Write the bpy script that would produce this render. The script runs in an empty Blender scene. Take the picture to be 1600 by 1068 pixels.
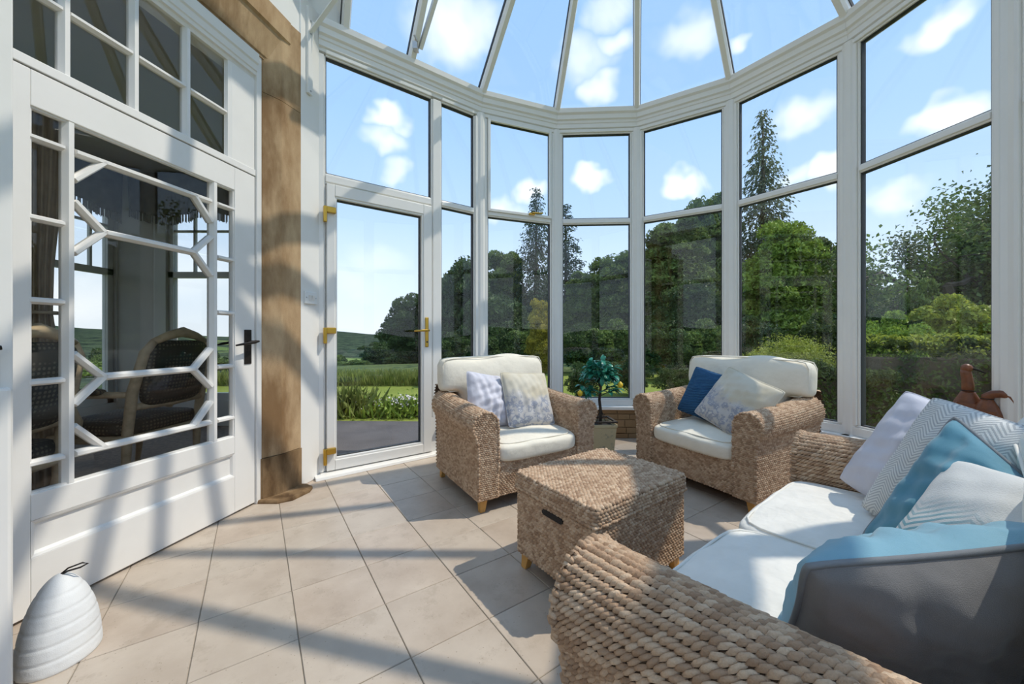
import bpy, math, random
import numpy as np
from mathutils import Vector, Matrix, Euler

# ------------------------------------------------------------------ camera, sky, sun, exposure
scene = bpy.context.scene
col = scene.collection
rng = np.random.default_rng(7)
random.seed(7)
PI = math.pi
H, FPX, HOR = 1.05, 580.0, 525.0            # eye height, focal length and horizon in a 1600 px wide frame

cam_d = bpy.data.cameras.new('camera'); cam = bpy.data.objects.new('camera', cam_d); col.objects.link(cam)
cam.location = (0, 0, H); cam.rotation_euler = (PI/2, 0, 0)
cam_d.sensor_width = 36; cam_d.lens = FPX/1600*36; cam_d.shift_y = (HOR-534)/1600; cam_d.clip_start = .02; cam_d.clip_end = 4000
scene.camera = cam
vs = scene.view_settings
vs.view_transform = 'Standard'; vs.look = 'None'; vs.gamma = 1; vs.use_curve_mapping = False; vs.exposure = 0.62

SUN_DIR = Vector((-.28, -.02, -.42)).normalized()
sl = bpy.data.lights.new('sun', 'SUN'); sl.energy = 2.2; sl.angle = math.radians(.6); sl.color = (1, .92, .80)
so = bpy.data.objects.new('sun', sl); col.objects.link(so)
so.rotation_euler = SUN_DIR.to_track_quat('-Z', 'Y').to_euler(); so.location = (6, 2, 10)

class NT:
    """tiny node-tree helper"""
    def __init__(s, tree): s.t = tree; s.n = tree.nodes; s.l = tree.links
    def node(s, typ, ins=None, **kw):
        n = s.n.new(typ)
        for k, v in kw.items(): setattr(n, k, v)
        for k, v in (ins or {}).items():
            if hasattr(v, 'bl_rna') and v.bl_rna.identifier.startswith('NodeSocket'): s.l.new(v, n.inputs[k])
            else: n.inputs[k].default_value = v
        return n
    def math(s, op, a, b=0., c=0., clamp=False):
        return s.node('ShaderNodeMath', {0: a, 1: b, 2: c}, operation=op, use_clamp=clamp).outputs[0]
    def vmath(s, op, a, b=(0,0,0)):
        n = s.node('ShaderNodeVectorMath', {0: a, 1: b}, operation=op)
        return n.outputs['Value'] if op in ('LENGTH', 'DOT_PRODUCT', 'DISTANCE') else n.outputs[0]
    def noise(s, vec, scale, detail=3., rough=.55, out='Fac'):
        ins = {'Scale': scale, 'Detail': detail, 'Roughness': rough}
        if vec is not None: ins['Vector'] = vec
        return s.node('ShaderNodeTexNoise', ins).outputs[out]
    def ramp(s, fac, stops):
        n = s.node('ShaderNodeValToRGB', {0: fac}); e = n.color_ramp.elements
        while len(e) > 1: e.remove(e[-1])
        e[0].position = stops[0][0]; e[0].color = (*stops[0][1], 1)
        for p, c in stops[1:]:
            x = e.new(p); x.color = (*c, 1)
        return n.outputs[0]
    def mix(s, fac, a, b, mode='MIX'):
        n = s.n.new('ShaderNodeMix'); n.data_type = 'RGBA'; n.blend_type = mode
        for k, v in ((0, fac), (6, a), (7, b)):
            if hasattr(v, 'bl_rna'): s.l.new(v, n.inputs[k])
            else: n.inputs[k].default_value = v if k == 0 else (*v, 1)[:4]
        return n.outputs[2]
    def maprange(s, v, a, b, c=0., d=1., smooth=True):
        return s.node('ShaderNodeMapRange', {0: v, 1: a, 2: b, 3: c, 4: d}, interpolation_type='SMOOTHSTEP' if smooth else 'LINEAR').outputs[0]
    def bump(s, h, strength=.3, dist=.01):
        return s.node('ShaderNodeBump', {'Height': h, 'Strength': strength, 'Distance': dist}).outputs[0]

def ray(px, py, depth):
    return Vector(((px-800)/FPX*depth, depth, H+(HOR-py)/FPX*depth))
def gpt(px, py, z=0.):
    d = (H-z)*FPX/(py-HOR); return Vector(((px-800)/FPX*d, d, z))

# sky: clear-day gradient with small fair-weather clouds at fixed directions all round
w = bpy.data.worlds.new('sky'); scene.world = w; w.use_nodes = True
nt = NT(w.node_tree); nt.n.clear()
d0 = nt.node('ShaderNodeTexCoord').outputs['Generated']
dz = nt.node('ShaderNodeSeparateXYZ', {0: d0}).outputs[2]
skyc = nt.ramp(dz, [(0., (.66,.73,.82)), (.1, (.58,.69,.82)), (.3, (.385,.55,.785)), (.5, (.295,.475,.755)), (1., (.22,.40,.70))])
nz = nt.node('ShaderNodeTexNoise', {'Vector': d0, 'Scale': 8., 'Detail': 3., 'Roughness': .6}).outputs['Color']
off = nt.vmath('SCALE', nt.vmath('SUBTRACT', nz, (.5,.5,.5))); off.node.inputs['Scale'].default_value = .13
dv = nt.vmath('ADD', d0, off)
clouds = [(608,187,30,12,.9),(600,225,34,13,.7),(622,272,26,17,.6),(928,280,30,16,1.),(940,135,30,20,.75),(920,85,48,30,.6),(972,62,28,30,.7),
 (830,293,28,12,.8),(790,327,36,8,.7),(1070,290,34,14,.95),(1078,55,45,30,.65),(1152,62,20,22,.7),(1240,181,40,11,.7),(1295,263,34,14,.95),(1245,276,30,12,.6),
 (1470,38,40,17,.9),(1495,170,42,12,.95),(1400,310,36,12,.6),(712,45,75,60,.8),(950,5,40,16,.6),(590,402,50,14,.35),(560,440,50,10,.3),(300,430,90,30,.4),(120,470,90,16,.5),(150,520,70,14,.3)]
cl = []
for px, py, sx, sy, a in clouds:
    cl.append((Vector(((px-800)/FPX, 1, (HOR-py)/FPX)), sx, a))
rs = random.Random(3)
for k in range(22):                                   # the same kind of clouds over the rest of the sky
    az = math.radians(60+rs.random()*240); el = math.radians(8+rs.random()*50)
    v = Vector((math.sin(az)*math.cos(el), math.cos(az)*math.cos(el), math.sin(el)))
    if v.y > .25 and abs(v.x/v.y) < 1.6: continue
    cl.append((v, 45+45*rs.random(), .5+.4*rs.random()))
st = nt.vmath('NORMALIZE', nt.vmath('MULTIPLY', dv, (1, 1, 1.7)))
acc = 0.
for v, sx, a in cl:                                   # flattened puffs: peak value a, falling to nothing at the rim
    L = v.length; v = Vector((v.x, v.y, v.z*1.7)); ro = 1.22*sx/FPX/v.length; v.normalize(); c0 = math.cos(ro); k = a/(1-c0)
    acc = nt.math('MAXIMUM', acc, nt.math('MULTIPLY_ADD', nt.vmath('DOT_PRODUCT', st, tuple(v)), k, -c0*k))
acc = nt.maprange(acc, .0, 1.15, 0., .88)
skyc = nt.mix(acc, skyc, (1.0,1.0,1.0))
bg = nt.node('ShaderNodeBackground', {'Color': skyc, 'Strength': 1.0})
nt.l.new(bg.outputs[0], nt.node('ShaderNodeOutputWorld').inputs[0])

# ------------------------------------------------------------------ materials
MATS = {}
def new_mat(name):
    m = bpy.data.materials.new(name); m.use_nodes = True; t = NT(m.node_tree); t.n.clear(); MATS[name] = m
    t.out = t.node('ShaderNodeOutputMaterial'); return m, t
def finish(t, color, rough=.5, metal=0., bump=None, spec=.5, sheen=0., extra=None):
    b = t.node('ShaderNodeBsdfPrincipled', {'Base Color': color if hasattr(color, 'bl_rna') else (*color, 1), 'Roughness': rough, 'Metallic': metal,
               'Specular IOR Level': spec, 'Sheen Weight': sheen})
    if bump is not None: t.l.new(bump, b.inputs['Normal'])
    t.l.new(b.outputs[0], t.out.inputs[0]); return b
def simple(name, c, rough=.5, var=.08, scale=20., bump=0., bscale=80., metal=0., spec=.5, sheen=0., bdist=.004):
    m, t = new_mat(name); o = t.node('ShaderNodeTexCoord').outputs['Object']
    n = t.noise(o, scale, 4.)
    cc = t.ramp(n, [(.25, tuple(x*(1-var) for x in c)), (.75, tuple(min(1, x*(1+var)) for x in c))])
    bp = t.bump(t.noise(o, bscale, 4.), bump, bdist) if bump else None
    finish(t, cc, rough, metal, bp, spec, sheen); return m
simple('upvc', (.83,.81,.77), .28, .015, 6)
simple('white_paint', (.81,.785,.745), .38, .03, 5, .06, 60)
simple('white_plaster', (.78,.78,.76), .8, .03, 4, .1, 60)
simple('gasket', (.03,.032,.035), .6, .1, 20)
simple('brass', (.62,.38,.07), .28, .06, 30, metal=1.)
simple('iron', (.035,.028,.024), .45, .2, 60, .3, 120, metal=.6)
simple('near_black', (.02,.016,.013), .9, .1, 20)
simple('steel', (.5,.49,.47), .35, .08, 60, metal=.9)
simple('beech', (.63,.33,.085), .42, .16, 25, .1, 90)
simple('wicker_base', (.13,.075,.04), .9, .3, 40)  # darker than the strands: shade of the gaps put into the skin colour
simple('plastic_white', (.82,.82,.80), .3, .02, 10)
simple('soil', (.025,.02,.016), .95, .4, 60, .8, 90)
simple('bark', (.085,.065,.045), .9, .35, 12, .8, 20, bdist=.03)
simple('stem_wood', (.045,.032,.022), .8, .3, 40, .5, 80)
simple('lemon', (.78,.52,.03), .4, .1, 20, .2, 120)
simple('leather', (.19,.062,.022), .42, .4, 18, .25, 60)
simple('dark_wood', (.03,.016,.01), .35, .3, 18)
simple('carved_wood', (.60,.47,.31), .5, .25, 22, .2, 60)
simple('far_white', (.75,.73,.70), .8, .05, 5)
simple('roof_slate', (.12,.12,.13), .8, .2, 5)
simple('fence_wood', (.06,.045,.035), .85, .3, 6, .3, 30)
simple('dining_wall', (.60,.56,.49), .85, .05, 4)
simple('dining_ceiling', (.60,.58,.54), .85, .04, 4)
simple('dining_paint', (.60,.58,.54), .5, .05, 6)
simple('dining_carpet', (.24,.18,.14), .95, .3, 30)
simple('curtain_cloth', (.46,.37,.27), .85, .15, 12, .2, 60)
simple('fringe', (.20,.17,.14), .8, .3, 50)
simple('pelmet_cloth', (.17,.15,.13), .85, .25, 9)
simple('tarmac', (.115,.102,.10), .85, .22, 3, .5, 60, bdist=.01)
simple('flower_white', (.75,.70,.68), .6, .2, 30)
simple('grout', (.30,.26,.205), .9, .15, 30)
simple('mortar', (.36,.26,.16), .95, .2, 30, .4, 60)

def fabric(name, c, rough=.85, weave=900., wr=.35, var=.04, sheen=.0, wscale=9.):
    m, t = new_mat(name); o = t.node('ShaderNodeTexCoord').outputs['Object']
    n1 = t.noise(o, wscale, 3.); n2 = t.noise(o, weave, 1.)
    cc = t.ramp(n1, [(.3, tuple(x*(1-var) for x in c)), (.7, tuple(min(1, x*(1+var)) for x in c))])
    h = t.math('ADD', t.math('MULTIPLY', n1, 1.), t.math('MULTIPLY', n2, .06))
    finish(t, cc, rough, 0, t.bump(h, wr, .03), .2, sheen); return m
fabric('cream_cotton', (.81,.75,.63)); fabric('white_cotton', (.82,.785,.72), wr=.45, wscale=12)
fabric('lavender_satin', (.60,.59,.65), .42, 500, .4, .05, wscale=7)
fabric('teal_velvet', (.095,.26,.34), .75, 700, .35, .12, .25, 7)
fabric('sky_velvet', (.20,.39,.48), .7, 700, .4, .12, .25, 7)
fabric('grey_velvet', (.20,.19,.185), .8, 700, .45, .16, .3, 6)
fabric('grey_piping', (.22,.23,.24), .8)
fabric('quilt_white', (.74,.74,.73), .75, 400, .25)
fabric('navy_back', (.04,.10,.22))

# glass: clear, mirror-like at grazing angles
def glass(name, tint, base=.045):
    m, t = new_mat(name)
    f = t.node('ShaderNodeLayerWeight', {'Blend': .5}).outputs['Facing']
    fac = t.math('MULTIPLY_ADD', t.math('POWER', f, 5.), .9, base, True)
    tr = t.node('ShaderNodeBsdfTransparent', {'Color': (*tint, 1)})
    gl = t.node('ShaderNodeBsdfGlossy', {'Color': (1,1,1,1), 'Roughness': .0})
    mx = t.node('ShaderNodeMixShader', {0: fac, 1: tr.outputs[0], 2: gl.outputs[0]})
    t.l.new(mx.outputs[0], t.out.inputs[0]); return m
glass('glass', (.97,.978,.975), .022); glass('glass_old', (.96,.96,.95), .022)

def wicker(name, lo, mid, hi):
    m, t = new_mat(name)
    r = t.node('ShaderNodeNewGeometry').outputs['Random Per Island']
    o = t.node('ShaderNodeTexCoord').outputs['Object']
    cc = t.ramp(r, [(0., lo), (.45, mid), (1., hi)])
    cc = t.mix(t.maprange(t.noise(o, 7., 3.), .35, .7), cc, t.mix(.30, cc, (.36,.21,.12)))
    cc = t.mix(t.math('MULTIPLY', t.noise(o, 260., 2.), .5), cc, tuple(x*.45 for x in mid))
    finish(t, cc, .62, 0, t.bump(t.noise(o, 300., 2.), .5, .003), .3); return m
wicker('wicker', (.36,.22,.13), (.59,.395,.25), (.76,.565,.39))

# floor stone
m, t = new_mat('floor_stone'); g = t.node('ShaderNodeTexCoord').outputs['Object']
rnd = t.node('ShaderNodeObjectInfo').outputs['Random']
gv = t.vmath('ADD', g, t.node('ShaderNodeCombineXYZ', {0: t.math('MULTIPLY', rnd, 40.), 1: t.math('MULTIPLY', rnd, 17.)}).outputs[0])
c = t.ramp(t.noise(gv, 5., 6., .6), [(.3, (.42,.33,.255)), (.7, (.55,.455,.365))])
c = t.mix(t.maprange(rnd, 0, 1, 0, .35), c, (.53,.47,.39))
vz = t.node('ShaderNodeTexVoronoi', {'Vector': gv, 'Scale': 60., 'Randomness': 1.}).outputs['Distance']
spk = t.math('MULTIPLY', t.maprange(vz, .16, .05), t.maprange(t.noise(gv, 14., 2.), .44, .56))
c = t.mix(spk, c, (.30,.235,.175))
c = t.mix(t.math('MULTIPLY', t.maprange(t.noise(gv, 7., 6., .75), .52, .66), .5), c, (.37,.295,.225))
finish(t, c, .42, 0, t.bump(t.math('SUBTRACT', t.noise(gv, 90., 3.), spk), .12, .002), .4)

def sandstone(name, lo, hi, stain):
    m, t = new_mat(name); tc = t.node('ShaderNodeTexCoord'); o = tc.outputs['Object']
    s = t.node('ShaderNodeMapping', {'Vector': o, 'Scale': (3., 3., 1.)}).outputs[0]
    c = t.ramp(t.noise(s, 3., 6., .6), [(.3, lo), (.7, hi)])
    c = t.mix(t.math('MULTIPLY', t.maprange(t.noise(s, 1.1, 5., .65), .44, .66), .85), c, stain)
    c = t.mix(t.math('MULTIPLY', t.noise(o, 220., 2.), .25), c, tuple(x*.5 for x in lo))
    finish(t, c, .9, 0, t.bump(t.noise(o, 160., 4.), .4, .004), .2); return m
sandstone('sandstone', (.36,.225,.115), (.62,.445,.265), (.21,.115,.05))
sandstone('plinth_stone', (.13,.07,.03), (.42,.28,.15), (.05,.024,.01))
m, t = new_mat('brick_stone'); o = t.node('ShaderNodeTexCoord').outputs['Object']
rnd = t.node('ShaderNodeObjectInfo').outputs['Random']
c = t.ramp(rnd, [(0., (.33,.20,.10)), (.4, (.42,.28,.15)), (.8, (.36,.23,.13)), (1., (.28,.20,.14))])
c = t.mix(t.math('MULTIPLY', t.noise(o, 25., 4.), .6), c, (.24,.15,.08))
finish(t, c, .9, 0, t.bump(t.noise(o, 60., 4.), .6, .008), .2)

# leaves
def leafmat(name, lo, hi, trans=.3, rough=.5, spec=.3):
    m, t = new_mat(name)
    r = t.node('ShaderNodeNewGeometry').outputs['Random Per Island']
    o = t.node('ShaderNodeTexCoord').outputs['Object']
    f = t.math('ADD', t.math('MULTIPLY', r, .45), t.math('MULTIPLY', t.maprange(t.noise(o, 4.2, 3.), .36, .66), .55))
    cc = t.ramp(f, [(.05, lo), (.95, hi)])
    p = t.node('ShaderNodeBsdfPrincipled', {'Base Color': cc, 'Roughness': rough, 'Specular IOR Level': spec})
    tl = t.node('ShaderNodeBsdfTranslucent', {'Color': cc})
    mx = t.node('ShaderNodeMixShader', {0: trans, 1: p.outputs[0], 2: tl.outputs[0]})
    t.l.new(mx.outputs[0], t.out.inputs[0]); return m
leafmat('leaf_mid', (.050,.090,.020), (.25,.34,.085)); leafmat('leaf_dark', (.028,.058,.018), (.125,.19,.055))
leafmat('leaf_bright', (.11,.19,.022), (.42,.54,.10)); leafmat('leaf_gold', (.22,.20,.02), (.62,.52,.07))
leafmat('leaf_yellowgreen', (.15,.20,.02), (.55,.58,.10)); leafmat('leaf_conifer', (.024,.052,.024), (.095,.15,.065), .15)
leafmat('leaf_grey', (.075,.10,.05), (.26,.30,.16)); leafmat('leaf_hedge', (.04,.062,.018), (.16,.21,.06))
leafmat('leaf_lemon', (.010,.14,.09), (.08,.42,.28), .15, .3, .5)
leafmat('grass_blade', (.14,.18,.035), (.38,.42,.12))

def ground(name, stops, sc, b=.4):
    m, t = new_mat(name); o = t.node('ShaderNodeTexCoord').outputs['Object']
    f = t.math('ADD', t.math('MULTIPLY', t.noise(o, sc, 4.), .6), t.math('MULTIPLY', t.noise(o, sc*25, 3.), .4))
    finish(t, t.ramp(f, stops), .95, 0, t.bump(t.noise(o, sc*40, 3.), b, .05), .1); return m
ground('lawn_grass', [(.3, (.15,.19,.03)), (.7, (.30,.335,.075))], .5)
# fields and woods of the valley
m, t = new_mat('countryside'); o = t.node('ShaderNodeTexCoord').outputs['Object']
wv = t.vmath('ADD', o, t.vmath('MULTIPLY', t.vmath('SUBTRACT', t.noise(o, .02, 3., out='Color'), (.5,.5,.5)), (50,50,0)))
vo = t.node('ShaderNodeTexVoronoi', {'Vector': wv, 'Scale': .014, 'Randomness': 1.})
fr = t.node('ShaderNodeSeparateColor', {0: vo.outputs['Color']}).outputs[0]
field = t.ramp(fr, [(0., (.16,.24,.06)), (.3, (.26,.33,.10)), (.6, (.13,.20,.05)), (1., (.34,.36,.14))])
de = t.node('ShaderNodeTexVoronoi', {'Vector': wv, 'Scale': .014, 'Randomness': 1.}, feature='DISTANCE_TO_EDGE').outputs[0]
wood = t.ramp(t.noise(o, .09, 6., .75), [(.40, (.008,.018,.012)), (.60, (.070,.100,.050))])
wf = t.math('MAXIMUM', t.maprange(de, .09, .05), t.maprange(t.noise(o, .008, 3.), .40, .46))
hz = t.node('ShaderNodeSeparateXYZ', {0: o}).outputs[2]
wf = t.math('MAXIMUM', wf, t.maprange(hz, -4., 3.))
finish(t, t.mix(wf, field, wood), .95, 0, t.bump(t.noise(o, .35, 4.), 1., 3.), .1)

# ------------------------------------------------------------------ mesh helpers
class MB:
    def __init__(s): s.v = []; s.f = []
    def add(s, vs, fs):
        o = len(s.v); s.v += [tuple(x) for x in vs]; s.f += [tuple(i+o for i in f) for f in fs]; return s
    def box(s, a, b):
        x0, y0, z0 = a; x1, y1, z1 = b
        return s.add([(x0,y0,z0),(x1,y0,z0),(x1,y1,z0),(x0,y1,z0),(x0,y0,z1),(x1,y0,z1),(x1,y1,z1),(x0,y1,z1)],
                     [(3,2,1,0),(4,5,6,7),(0,1,5,4),(1,2,6,5),(2,3,7,6),(3,0,4,7)])
    def prism(s, poly, z0, z1):                       # poly counter-clockwise in xy
        n = len(poly)
        return s.add([(x,y,z0) for x,y in poly]+[(x,y,z1) for x,y in poly],
                     [tuple(range(n-1,-1,-1)), tuple(range(n,2*n))]+[(i,(i+1)%n,n+(i+1)%n,n+i) for i in range(n)])
    def loft(s, rings, cap=True):                     # list of rings with equal vertex count
        n = len(rings[0]); fs = []
        for r in range(len(rings)-1):
            for i in range(n): fs.append((r*n+i, r*n+(i+1)%n, (r+1)*n+(i+1)%n, (r+1)*n+i))
        if cap: fs += [tuple(range(n-1,-1,-1)), tuple(range((len(rings)-1)*n, len(rings)*n))]
        return s.add([p for r in rings for p in r], fs)
    def tube(s, path, rad, seg=8, closed=False):
        P = [Vector(p) for p in path]; n = len(P); R = rad if isinstance(rad, (list, tuple)) else [rad]*n
        rings = []; up = None
        for i in range(n):
            a = P[i-1] if (i > 0 or closed) else P[i]; b = P[(i+1) % n] if (i < n-1 or closed) else P[i]
            t = (b-a).normalized()
            if up is None: up = t.orthogonal().normalized()
            up = (up-t*up.dot(t))
            up = up.normalized() if up.length > 1e-6 else t.orthogonal().normalized()
            w = t.cross(up)
            rings.append([P[i]+(up*math.cos(2*PI*k/seg)+w*math.sin(2*PI*k/seg))*R[i] for k in range(seg)])
        if closed: rings.append(rings[0])
        return s.loft(rings, not closed)
    def lathe(s, prof, seg=24, c=(0,0,0)):
        return s.loft([[(c[0]+r*math.cos(2*PI*k/seg), c[1]+r*math.sin(2*PI*k/seg), c[2]+z) for k in range(seg)] for r, z in prof])
    def bar(s, p0, p1, width, depth, nrm, up_w=None):  # straight bar with a chamfered front; nrm = front direction
        p0, p1, n = Vector(p0), Vector(p1), Vector(nrm).normalized(); t = (p1-p0).normalized(); b = t.cross(n).normalized(); n = b.cross(t)
        uw = width*.42 if up_w is None else up_w
        prof = [(-width/2, 0), (-width/2, depth*.45), (-uw/2, depth), (uw/2, depth), (width/2, depth*.45), (width/2, 0)]
        return s.loft([[p+b*x+n*y for x, y in prof] for p in (p0, p1)])
    def beam(s, p0, p1, w, h, up=(0,0,1)):
        p0, p1 = Vector(p0), Vector(p1); t = (p1-p0).normalized(); b = t.cross(Vector(up)).normalized(); n = b.cross(t)
        return s.loft([[p+b*x*w/2+n*y*h/2 for x, y in ((-1,-1),(1,-1),(1,1),(-1,1))] for p in (p0, p1)])
    def build(s, name, mat, parent=None, smooth=False, loc=None, bevel=0.):
        me = bpy.data.meshes.new(name); me.from_pydata(s.v, [], s.f); me.update()
        return link(name, me, mat, parent, smooth, loc, bevel)
def fixnormals(me):
    import bmesh
    b = bmesh.new(); b.from_mesh(me); bmesh.ops.recalc_face_normals(b, faces=b.faces); b.to_mesh(me); b.free()
def link(name, me, mat, parent=None, smooth=False, loc=None, bevel=0., fix=True):
    if fix and len(me.polygons) < 30000: fixnormals(me)
    me.materials.append(MATS[mat] if isinstance(mat, str) else mat)
    if smooth: me.polygons.foreach_set('use_smooth', [True]*len(me.polygons))
    o = bpy.data.objects.new(name, me); col.objects.link(o)
    if parent is not None: o.parent = parent
    if loc is not None: o.location = loc
    if bevel:
        m = o.modifiers.new('bevel', 'BEVEL'); m.width = bevel; m.segments = 2; m.limit_method = 'ANGLE'
    return o
def np_mesh(name, V, F, smooth=True):
    V = np.asarray(V, np.float32); F = np.asarray(F, np.int32); k = F.shape[1]
    me = bpy.data.meshes.new(name); me.vertices.add(len(V)); me.vertices.foreach_set('co', V.ravel())
    me.loops.add(F.size); me.loops.foreach_set('vertex_index', F.ravel()); me.polygons.add(len(F))
    me.polygons.foreach_set('loop_start', np.arange(0, F.size, k, dtype=np.int32))
    me.polygons.foreach_set('use_smooth', [smooth]*len(F)); me.update(calc_edges=True); return me
def empty(name, loc=(0,0,0), rz=0., label=None, cat=None, group=None, kind=None):
    o = bpy.data.objects.new(name, None); col.objects.link(o); o.location = loc; o.rotation_euler = (0,0,rz); o.empty_display_size = .1
    return tag(o, label, cat, group, kind)
def tag(o, label=None, cat=None, group=None, kind=None):
    for k, v in (('label', label), ('category', cat), ('group', group), ('kind', kind)):
        if v: o[k] = v
    return o
def copy_tree(o, parent=None):
    c = o.copy(); col.objects.link(c)
    if parent is not None: c.parent = parent
    for ch in [x for x in o.children]: copy_tree(ch, c)
    return c

# ------------------------------------------------------------------ plan of the conservatory
P = {0: (-1.464,2.795), 2: (-.315,3.63), 3: (.46,3.93), 4: (1.305,3.885), 5: (2.03,3.435), 6: (2.51,2.745), 7: (2.645,1.95),
     8: (2.46,1.22), 9: (2.0,.45), 10: (1.35,-.15), 11: (.40,-.60), 12: (-.85,-.62), 13: (-2.10,-.20)}
ORD = [0,2,3,4,5,6,7,8,9,10,11,12,13]
ZS, ZT0, ZT1, ZG, ZE = .33, 2.222, 2.282, 3.165, 3.42         # sill, transom, glass top, eaves
BOSS = Vector((.70, 2.05, 5.20)); L1 = Vector((-.035, 2.05, 5.20)); L2 = Vector((-.75, 2.05, 5.20)); L3 = Vector((-1.68, 2.05, 5.20))
WD = Vector((-.1903, -.9817)); WO = Vector((-1.607, 2.324)); WN = Vector((.9817, -.1903)); WANG = math.atan2(WD.y, WD.x)
def wallpt(s, n=0.): q = WO+WD*s+WN*n; return (q.x, q.y)

# ------------------------------------------------------------------ floor of stone tiles
room_poly = [P[k] for k in ORD]+[wallpt(2.6,-.3), wallpt(0,-.35)]
def inside(pt, poly):
    x, y = pt; c = False
    for i in range(len(poly)):
        (x0, y0), (x1, y1) = poly[i-1], poly[i]
        if (y0 > y) != (y1 > y) and x < (x1-x0)*(y-y0)/(y1-y0)+x0: c = not c
    return c
floor = MB().prism([(p[0], p[1]) for p in reversed(room_poly)], -.14, -.004).build('floor', 'grout'); tag(floor, kind='structure')
TS = .2955; d1 = Vector((-.569,.822)); d2 = Vector((.823,.568)); T0 = Vector((-.255,1.625)); tang = math.atan2(d2.y, d2.x)
tme = None
for i in range(-14, 15):
    for j in range(-14, 15):
        c = T0+d2*TS*(i+.5)+d1*TS*(j+.5)
        cs = [c+d2*a*TS*.4+d1*b*TS*.4 for a in (-1,0,1) for b in (-1,0,1)]
        if sum(inside(q, room_poly) for q in cs) < 3: continue
        if tme is None:
            h = TS/2-.0016
            o = MB().loft([[(x*h,y*h,-.02) for x, y in ((-1,-1),(1,-1),(1,1),(-1,1))], [(x*h,y*h,-.0018) for x, y in ((-1,-1),(1,-1),(1,1),(-1,1))],
                           [(x*(h-.0016),y*(h-.0016),0) for x, y in ((-1,-1),(1,-1),(1,1),(-1,1))]]).build('tile', 'floor_stone', floor)
            tme = o.data
        else:
            o = bpy.data.objects.new('tile', tme); col.objects.link(o); o.parent = floor
        o.location = (c.x, c.y, random.uniform(-.0004, .0004)); o.rotation_euler = (0, 0, tang+random.choice((0, PI/2, PI, -PI/2)))

# ------------------------------------------------------------------ glazed facets
def rect_frame(m, x0, x1, z0, z1, wd, y0, y1):
    m.box((x0,y0,z0), (x0+wd,y1,z1)); m.box((x1-wd,y0,z0), (x1,y1,z1)); m.box((x0+wd,y0,z0), (x1-wd,y1,z0+wd)); m.box((x0+wd,y0,z1-wd), (x1-wd,y1,z1))
def light(par, x0, x1, z0, z1):                         # gasket and pane of one glazed opening
    g = MB(); rect_frame(g, x0-.006, x1+.006, z0-.006, z1+.006, .013, -.014, .02); g.build('gasket', 'gasket', par)
    MB().box((x0,-.004,z0), (x1,.012,z1)).build('pane', 'glass', par)
def member(par, name, x0, x1, z0, z1, side):             # a frame bar with a stepped bead towards the glass
    m = MB(); b = .014
    if side == 'l': m.box((x0,-.04,z0), (x1-b,.04,z1)).box((x1-b,-.026,z0), (x1,.03,z1))
    elif side == 'r': m.box((x0+b,-.04,z0), (x1,.04,z1)).box((x0,-.026,z0), (x0+b,.03,z1))
    elif side == 'b': m.box((x0,-.04,z0), (x1,.04,z1-b)).box((x0,-.026,z1-b), (x1,.03,z1))
    elif side == 't': m.box((x0,-.04,z0+b), (x1,.04,z1)).box((x0,-.026,z0), (x1,.03,z0+b))
    elif side == 'h': m.box((x0,-.036,z0+b*.8), (x1,.04,z1-b*.8)).box((x0,-.024,z0), (x1,.03,z1))
    else: m.box((x0+b,-.04,z0), (x1-b,.04,z1)).box((x0,-.026,z0), (x1,.03,z1))
    return m.build(name, 'upvc', par, bevel=.004)
def facet(n, A, B):
    A, B = Vector(A), Vector(B); L = (B-A).length; ang = math.atan2(B.y-A.y, B.x-A.x)
    e = empty('window_%d' % n, (A.x, A.y, 0), ang, kind='structure')
    return e, L
def plain_window(n, A, B):
    e, L = facet(n, A, B); a, b = .026, L-.026; g = .049
    member(e, 'jamb', a, a+g, ZS+.075, ZG, 'l'); member(e, 'jamb', b-g, b, ZS+.075, ZG, 'r')
    member(e, 'bottom_rail', a, b, ZS, ZS+.075, 'b'); member(e, 'head_rail', a, b, ZG, 3.21, 't')
    member(e, 'transom', a+g, b-g, ZT0, ZT1, 'h')
    light(e, a+g, b-g, ZS+.075, ZT0); light(e, a+g, b-g, ZT1, ZG)
    MB().box((-.01,-.105,ZS-.035), (L+.01,.09,ZS)).build('sill', 'upvc', e, bevel=.006)
    return e, L
wn = 2
for a, b in ((2,3),(3,4),(4,5),(5,6),(6,7),(7,8),(8,9),(9,10),(10,11),(11,12),(12,13)):
    e, L = plain_window(wn, P[a], P[b])
    if (a, b) == (2, 3):                                  # the opening top light with its catch
        mm = MB(); rect_frame(mm, .07, L-.07, ZT1-.012, ZG+.012, .026, -.052, -.03); mm.build('opening_sash', 'upvc', e, bevel=.003)
        k = MB().box((.50,-.075,ZT1-.004), (.56,-.05,ZT1+.014)).tube([(.53,-.07,ZT1+.006),(.53,-.085,ZT1+.012),(.60,-.088,ZT1+.016),(.64,-.086,ZT1+.02)], .007, 8)
        k.build('catch', 'brass', e)
    wn += 1
# corner posts
trim = empty('trim_1', kind='structure')
for i, k in enumerate(ORD[1:-1]):
    q = Vector(P[k])
    MB().prism([(q.x+.058*math.cos(2*PI*j/12+.2), q.y+.058*math.sin(2*PI*j/12+.2)) for j in range(12)], ZS-.03, 3.21).build('corner_post', 'upvc', trim)
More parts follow.
